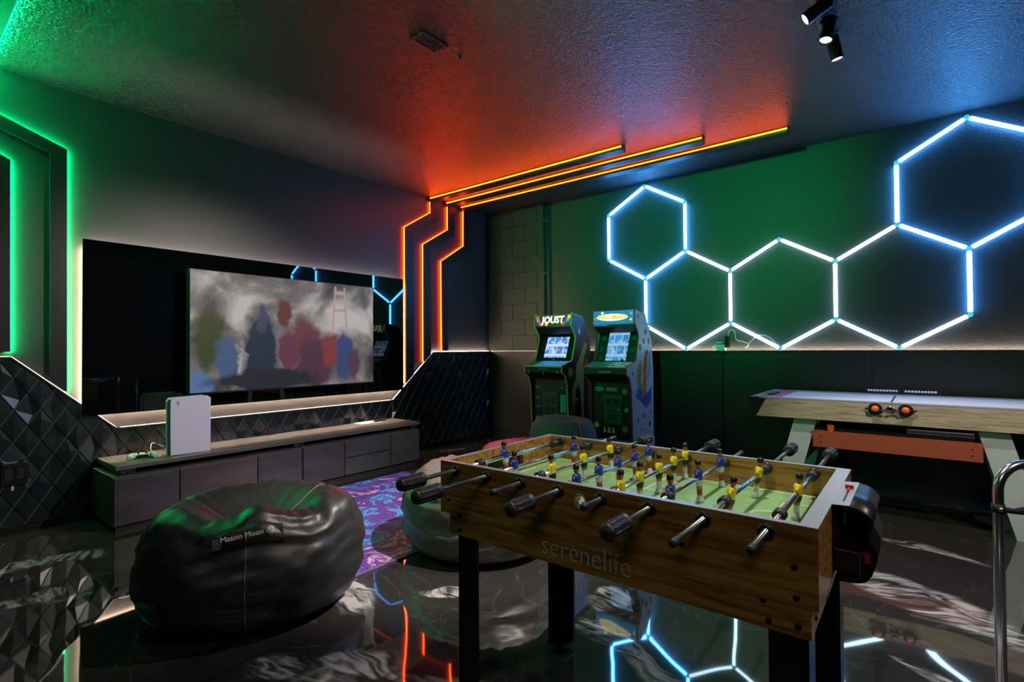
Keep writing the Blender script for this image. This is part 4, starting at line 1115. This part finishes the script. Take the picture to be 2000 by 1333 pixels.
for x in (-.075, -.03, .015):
    g3.m('print_white').prism([(x-.014, .405), (x+.014, .405), (x, .430)], 'y', .0335, .035).box(x-.012, x+.012, .0335, .035, .375, .400)
islands(g3.build('front_picture', t), 'sticker')
text('lettering', 'PAC-MAN', .024, 'arcade_black', t, frame((-.13, .0335, .785), (1, 0, 0), (0, 0, 1)))
sd = MB()
X = q+.0141
for (y, z_, s, m) in ((.14, 1.47, .02, 'print_navy'), (.30, 1.33, .03, 'print_navy'), (.26, 1.24, .03, 'print_navy'), (.37, 1.24, .032, 'print_navy'), (.18, 1.18, .035, 'print_navy'), (.34, 1.13, .03, 'print_navy'),
                     (.12, .50, .022, 'print_navy'), (.26, .53, .028, 'print_red'), (.40, .55, .016, 'print_blue'), (.38, .44, .026, 'print_navy'), (.20, .41, .018, 'print_red'), (.02, .94, .020, 'print_red')):
    sd.m(m).lathe([(0, 0), (s, 0), (s, .0008), (0, .0008)], 9, Matrix.Translation((X, y, z_)) @ Matrix.Rotation(pi/2, 4, 'Y') @ Matrix.Diagonal((1, .7, 1, 1)), False)
sd.m('print_ochre').prism([(.12, 1.0), (.20, 1.06), (.23, .98), (.18, .86), (.22, .80), (.14, .80), (.10, .90)], 'x', X, X+.0008)
sd.m('print_red').prism([(.28, 1.16), (.33, 1.12), (.31, .90), (.28, .60), (.25, .72), (.24, .95)], 'x', X+.0002, X+.001)
sd.m('print_orange').prism([(.20, .80), (.27, .95), (.30, .98), (.28, .74), (.23, .70)], 'x', X+.0004, X+.0014)
for k in range(6): sd.m('print_navy').prism([(.33, .86+.04*k), (.42, .94+.04*k), (.42, .955+.04*k), (.33, .872+.04*k)], 'x', X, X+.0008)
sd.m('print_blue').prism([(.08, .72), (.20, .66), (.30, .60), (.42, .66), (.42, .80), (.34, .74), (.24, .78), (.12, .80)], 'x', X, X+.0006)
islands(sd.build('side_picture', t), 'side_picture')

# ------------------------------------------------------------------ air hockey table
ah = thing('air_hockey_table', 'wooden sided air hockey table with splayed grey legs and a red cross bar', 'table', (-.195, 4.70, 0))
hx, hy = .873, .40
# long side aprons: trapezoid with slanted ends
for sy in (-1, 1):
    y = sy*hy
    mb('oak_wood').prism([(-hx+.10, .785), (hx-.10, .785), (hx-.02, .65), (-hx+.02, .65)], 'y', min(y, y-sy*.02), max(y, y-sy*.02)).build('side_apron', ah)
for sx in (-1, 1):
    x = sx*hx
    mb('black_plastic').prism([(x+sx*.01, .795), (x-sx*.105, .785), (x-sx*.035, .65), (x+sx*.0, .66)], 'y', -hy-.002, hy+.002).build('end_cap', ah)
r_ = MB().m('rail_grey')
r_.box(-hx+.005, hx-.005, -hy, -hy+.045, .785, .797, bev=.002); r_.box(-hx+.005, hx-.005, hy-.045, hy, .785, .797, bev=.002)
r_.box(-hx-.005, -hx+.06, -hy, hy, .786, .798, bev=.002); r_.box(hx-.06, hx+.005, -hy, hy, .786, .798, bev=.002); r_.build('top_rail', ah)
bed = mb('hockey_bed').box(-hx+.06, hx-.06, -hy+.045, hy-.045, .75, .788).build('playing_bed', ah)
mb('print_pink').box(-hx+.062, -hx+.18, -hy+.05, hy-.05, .788, .7885).build('end_zone', bed)
mb('print_navy').box(-.006, .006, -hy+.06, hy-.06, .788, .7886).build('centre_line', bed)
mb('black_matte').box(-hx+.04, -hx+.10, -.12, .12, .785, .7995, bev=.003).build('goal_slot', ah)
mb('black_matte').box(hx-.10, hx-.04, -.12, .12, .785, .7995, bev=.003).build('goal_slot', ah)
mb('black_matte').box(-hx+.05, hx-.05, -hy+.03, hy-.03, .66, .72).build('underside', ah)
for sx in (-1, 1):
    for sy in (-1, 1):
        x0 = sx*.58; y = sy*(hy-.05)
        mb('hockey_leg').prism([(x0, .655), (x0-sx*.145, .655), (x0-sx*.145+sx*.17, 0), (x0+sx*.17, 0)], 'y', y-.012, y+.012).build('leg', ah)
    mb('hockey_leg').box(sx*.56-.012, sx*.56+.012, -hy+.06, hy-.06, .30, .45).build('end_brace', ah)
cb = mb('hockey_bar').box(-.46, .46, -hy+.020, -hy+.036, .452, .570).build('cross_bar', ah)
for sx in (-1, 1):
    for z_ in (.49, .53): mb('black_matte').lathe([(.005, 0), (.005, .002), (0, .002)], 8, Matrix.Translation((sx*.41, -hy+.020, z_)) @ Matrix.Rotation(pi/2, 4, 'X')).build('bolt', cb)
mb('hockey_bar').box(-.46, .46, hy-.036, hy-.020, .452, .570).build('cross_bar', ah)
mb('black_plastic').box(-.46, .42, -hy+.05, hy-.05, .572, .590).build('lower_shelf', ah)
mb('black_plastic').box(-.44, .20, -.20, .10, .592, .640, bev=.006).build('blower_box', ah)
# score abacus on the far rail
ab_ = mb('steel').tube([(-.19, hy-.02, .822), (.03, hy-.02, .822)], .003, 6).tube([(.05, hy-.02, .822), (.27, hy-.02, .822)], .003, 6).build('score_rod', ah)
for x in (-.19, .03, .05, .27): mb('black_plastic').box(x-.004, x+.004, hy-.026, hy-.014, .797, .83).build('rod_post', ah)
for k in range(10):
    mb('white_plastic').lathe([(.003, -.008), (.009, -.007), (.009, .007), (.003, .008)], 8, Matrix.Translation((-.175+.020*k, hy-.02, .822)) @ Matrix.Rotation(pi/2, 4, 'Y')).build('bead', ab_)
    mb('white_plastic').lathe([(.003, -.008), (.009, -.007), (.009, .007), (.003, .008)], 8, Matrix.Translation((.065+.020*k, hy-.02, .822)) @ Matrix.Rotation(pi/2, 4, 'Y')).build('bead', ab_)
# pusher holder with two pushers on the near side
hd = thing('pusher_holder', 'black wire bracket clipped to the air hockey table side', 'holder', (-.195, 4.30, .752))
mb('black_plastic').tube([(-.14, -.012, 0), (-.05, -.03, -.008), (0, -.036, -.01), (.05, -.03, -.008), (.14, -.012, 0)], .005, 8).build('bar', hd)
mb('chrome').tube([(-.035, -.02, -.006), (-.012, -.02, .018), (.012, -.02, .018), (.035, -.02, -.006)], .004, 8).build('clip', hd)
mb('black_matte').prism([(-.03, -.005), (.03, -.005), (.008, .022), (-.008, .022)], 'y', -.012, -.001).build('bracket', hd)
def pusher(label, x):
    p = thing('pusher', label, 'pusher', (x, 4.300, .752), group='air hockey pushers in the side holder')
    M = Matrix.Rotation(pi/2, 4, 'X')
    mb('black_plastic').lathe([(0, .002), (.040, .002), (.041, .010), (.038, .014), (.030, .012), (.022, .010)], 24, M).build('disc', p)
    mb('orange').lathe([(.022, .009), (.021, .034), (.016, .040), (0, .041)], 20, M).build('knob', p)
pusher('orange and black air hockey pusher on the left side of the bracket', -.278)
pusher('orange and black air hockey pusher on the right side of the bracket', -.112)
# things lying on the shelf
o = mb('orange').box(-.020, .020, -.006, .006, 0, .045, bev=.003).box(-.004, .012, -.012, .0, -.03, .012).build('orange_clip'); o.location = (-.545, 4.335, .572)
tag(o, 'bright orange plastic clip on the left end of the red cross bar', 'clip')
o = mb('print_green').lathe([(0, 0), (.095, 0), (.10, .003), (.095, .006), (0, .006)], 24, None, True, 1, .9).build('paddle'); o.location = (-.24, 4.42, .645)
tag(o, 'pale green round paddle lying under the air hockey table', 'paddle')
o = mb('steel').box(-.17, .17, -.03, .03, 0, .03, bev=.004).tube([(.17, 0, .012), (.22, 0, .012)], .008, 8).build('pump_tube'); o.location = (.06, 4.375, .593)
tag(o, 'long silver box lying at the right of the air hockey shelf', 'box')

# ------------------------------------------------------------------ chrome frame at the right edge
t = thing('chrome_frame', 'bent chrome tube frame with a black strap at the right edge of the picture', 'frame', (.177, 2.335, 0))
path = [(0, 0, .02), (0, 0, .70)]
ax = Vector((.80, .60, 0))
for k in range(1, 9):
    a = pi/2*k/8; path.append(tuple(ax*(.085*(1-cos(a)))+Vector((0, 0, .70+.085*sin(a)))))
path += [tuple(ax*.60+Vector((0, 0, .785)))]
mb('chrome').tube(path, .0150, 14).build('upright_tube', t)
mb('black_rubber').lathe([(.021, .0), (.021, .02), (.016, .03)], 14).build('foot', t)
mb('chrome').tube([ax*.60+Vector((0, 0, .785)), ax*.60+Vector((0, 0, .0))], .015, 12).build('upright_tube', t)
mb('black_rubber').tube([ax*.095+Vector((0, 0, .785)), ax*.30+Vector((0, 0, .785))], .024, 12).build('foam_sleeve', t)
st = mb('black_matte').tube([(0, -.005, .640), ax*.05+Vector((0, -.005, .632)), ax*.14+Vector((0, -.01, .636)), ax*.34+Vector((0, 0, .66))], [.010, .009, .022, .026], 8).build('strap', t)
mb('black_matte').tube([(0, 0, .628), (0, 0, .655)], .018, 14).build('clamp', t)
mb('steel').lathe([(0, 0), (.008, 0), (.007, .006), (0, .008)], 10, Matrix.Translation((.006, -.018, .642)) @ Matrix.Rotation(pi/2, 4, 'X')).build('bolt', st)
print('tiles', ntile, 'objects', len(bpy.data.objects))
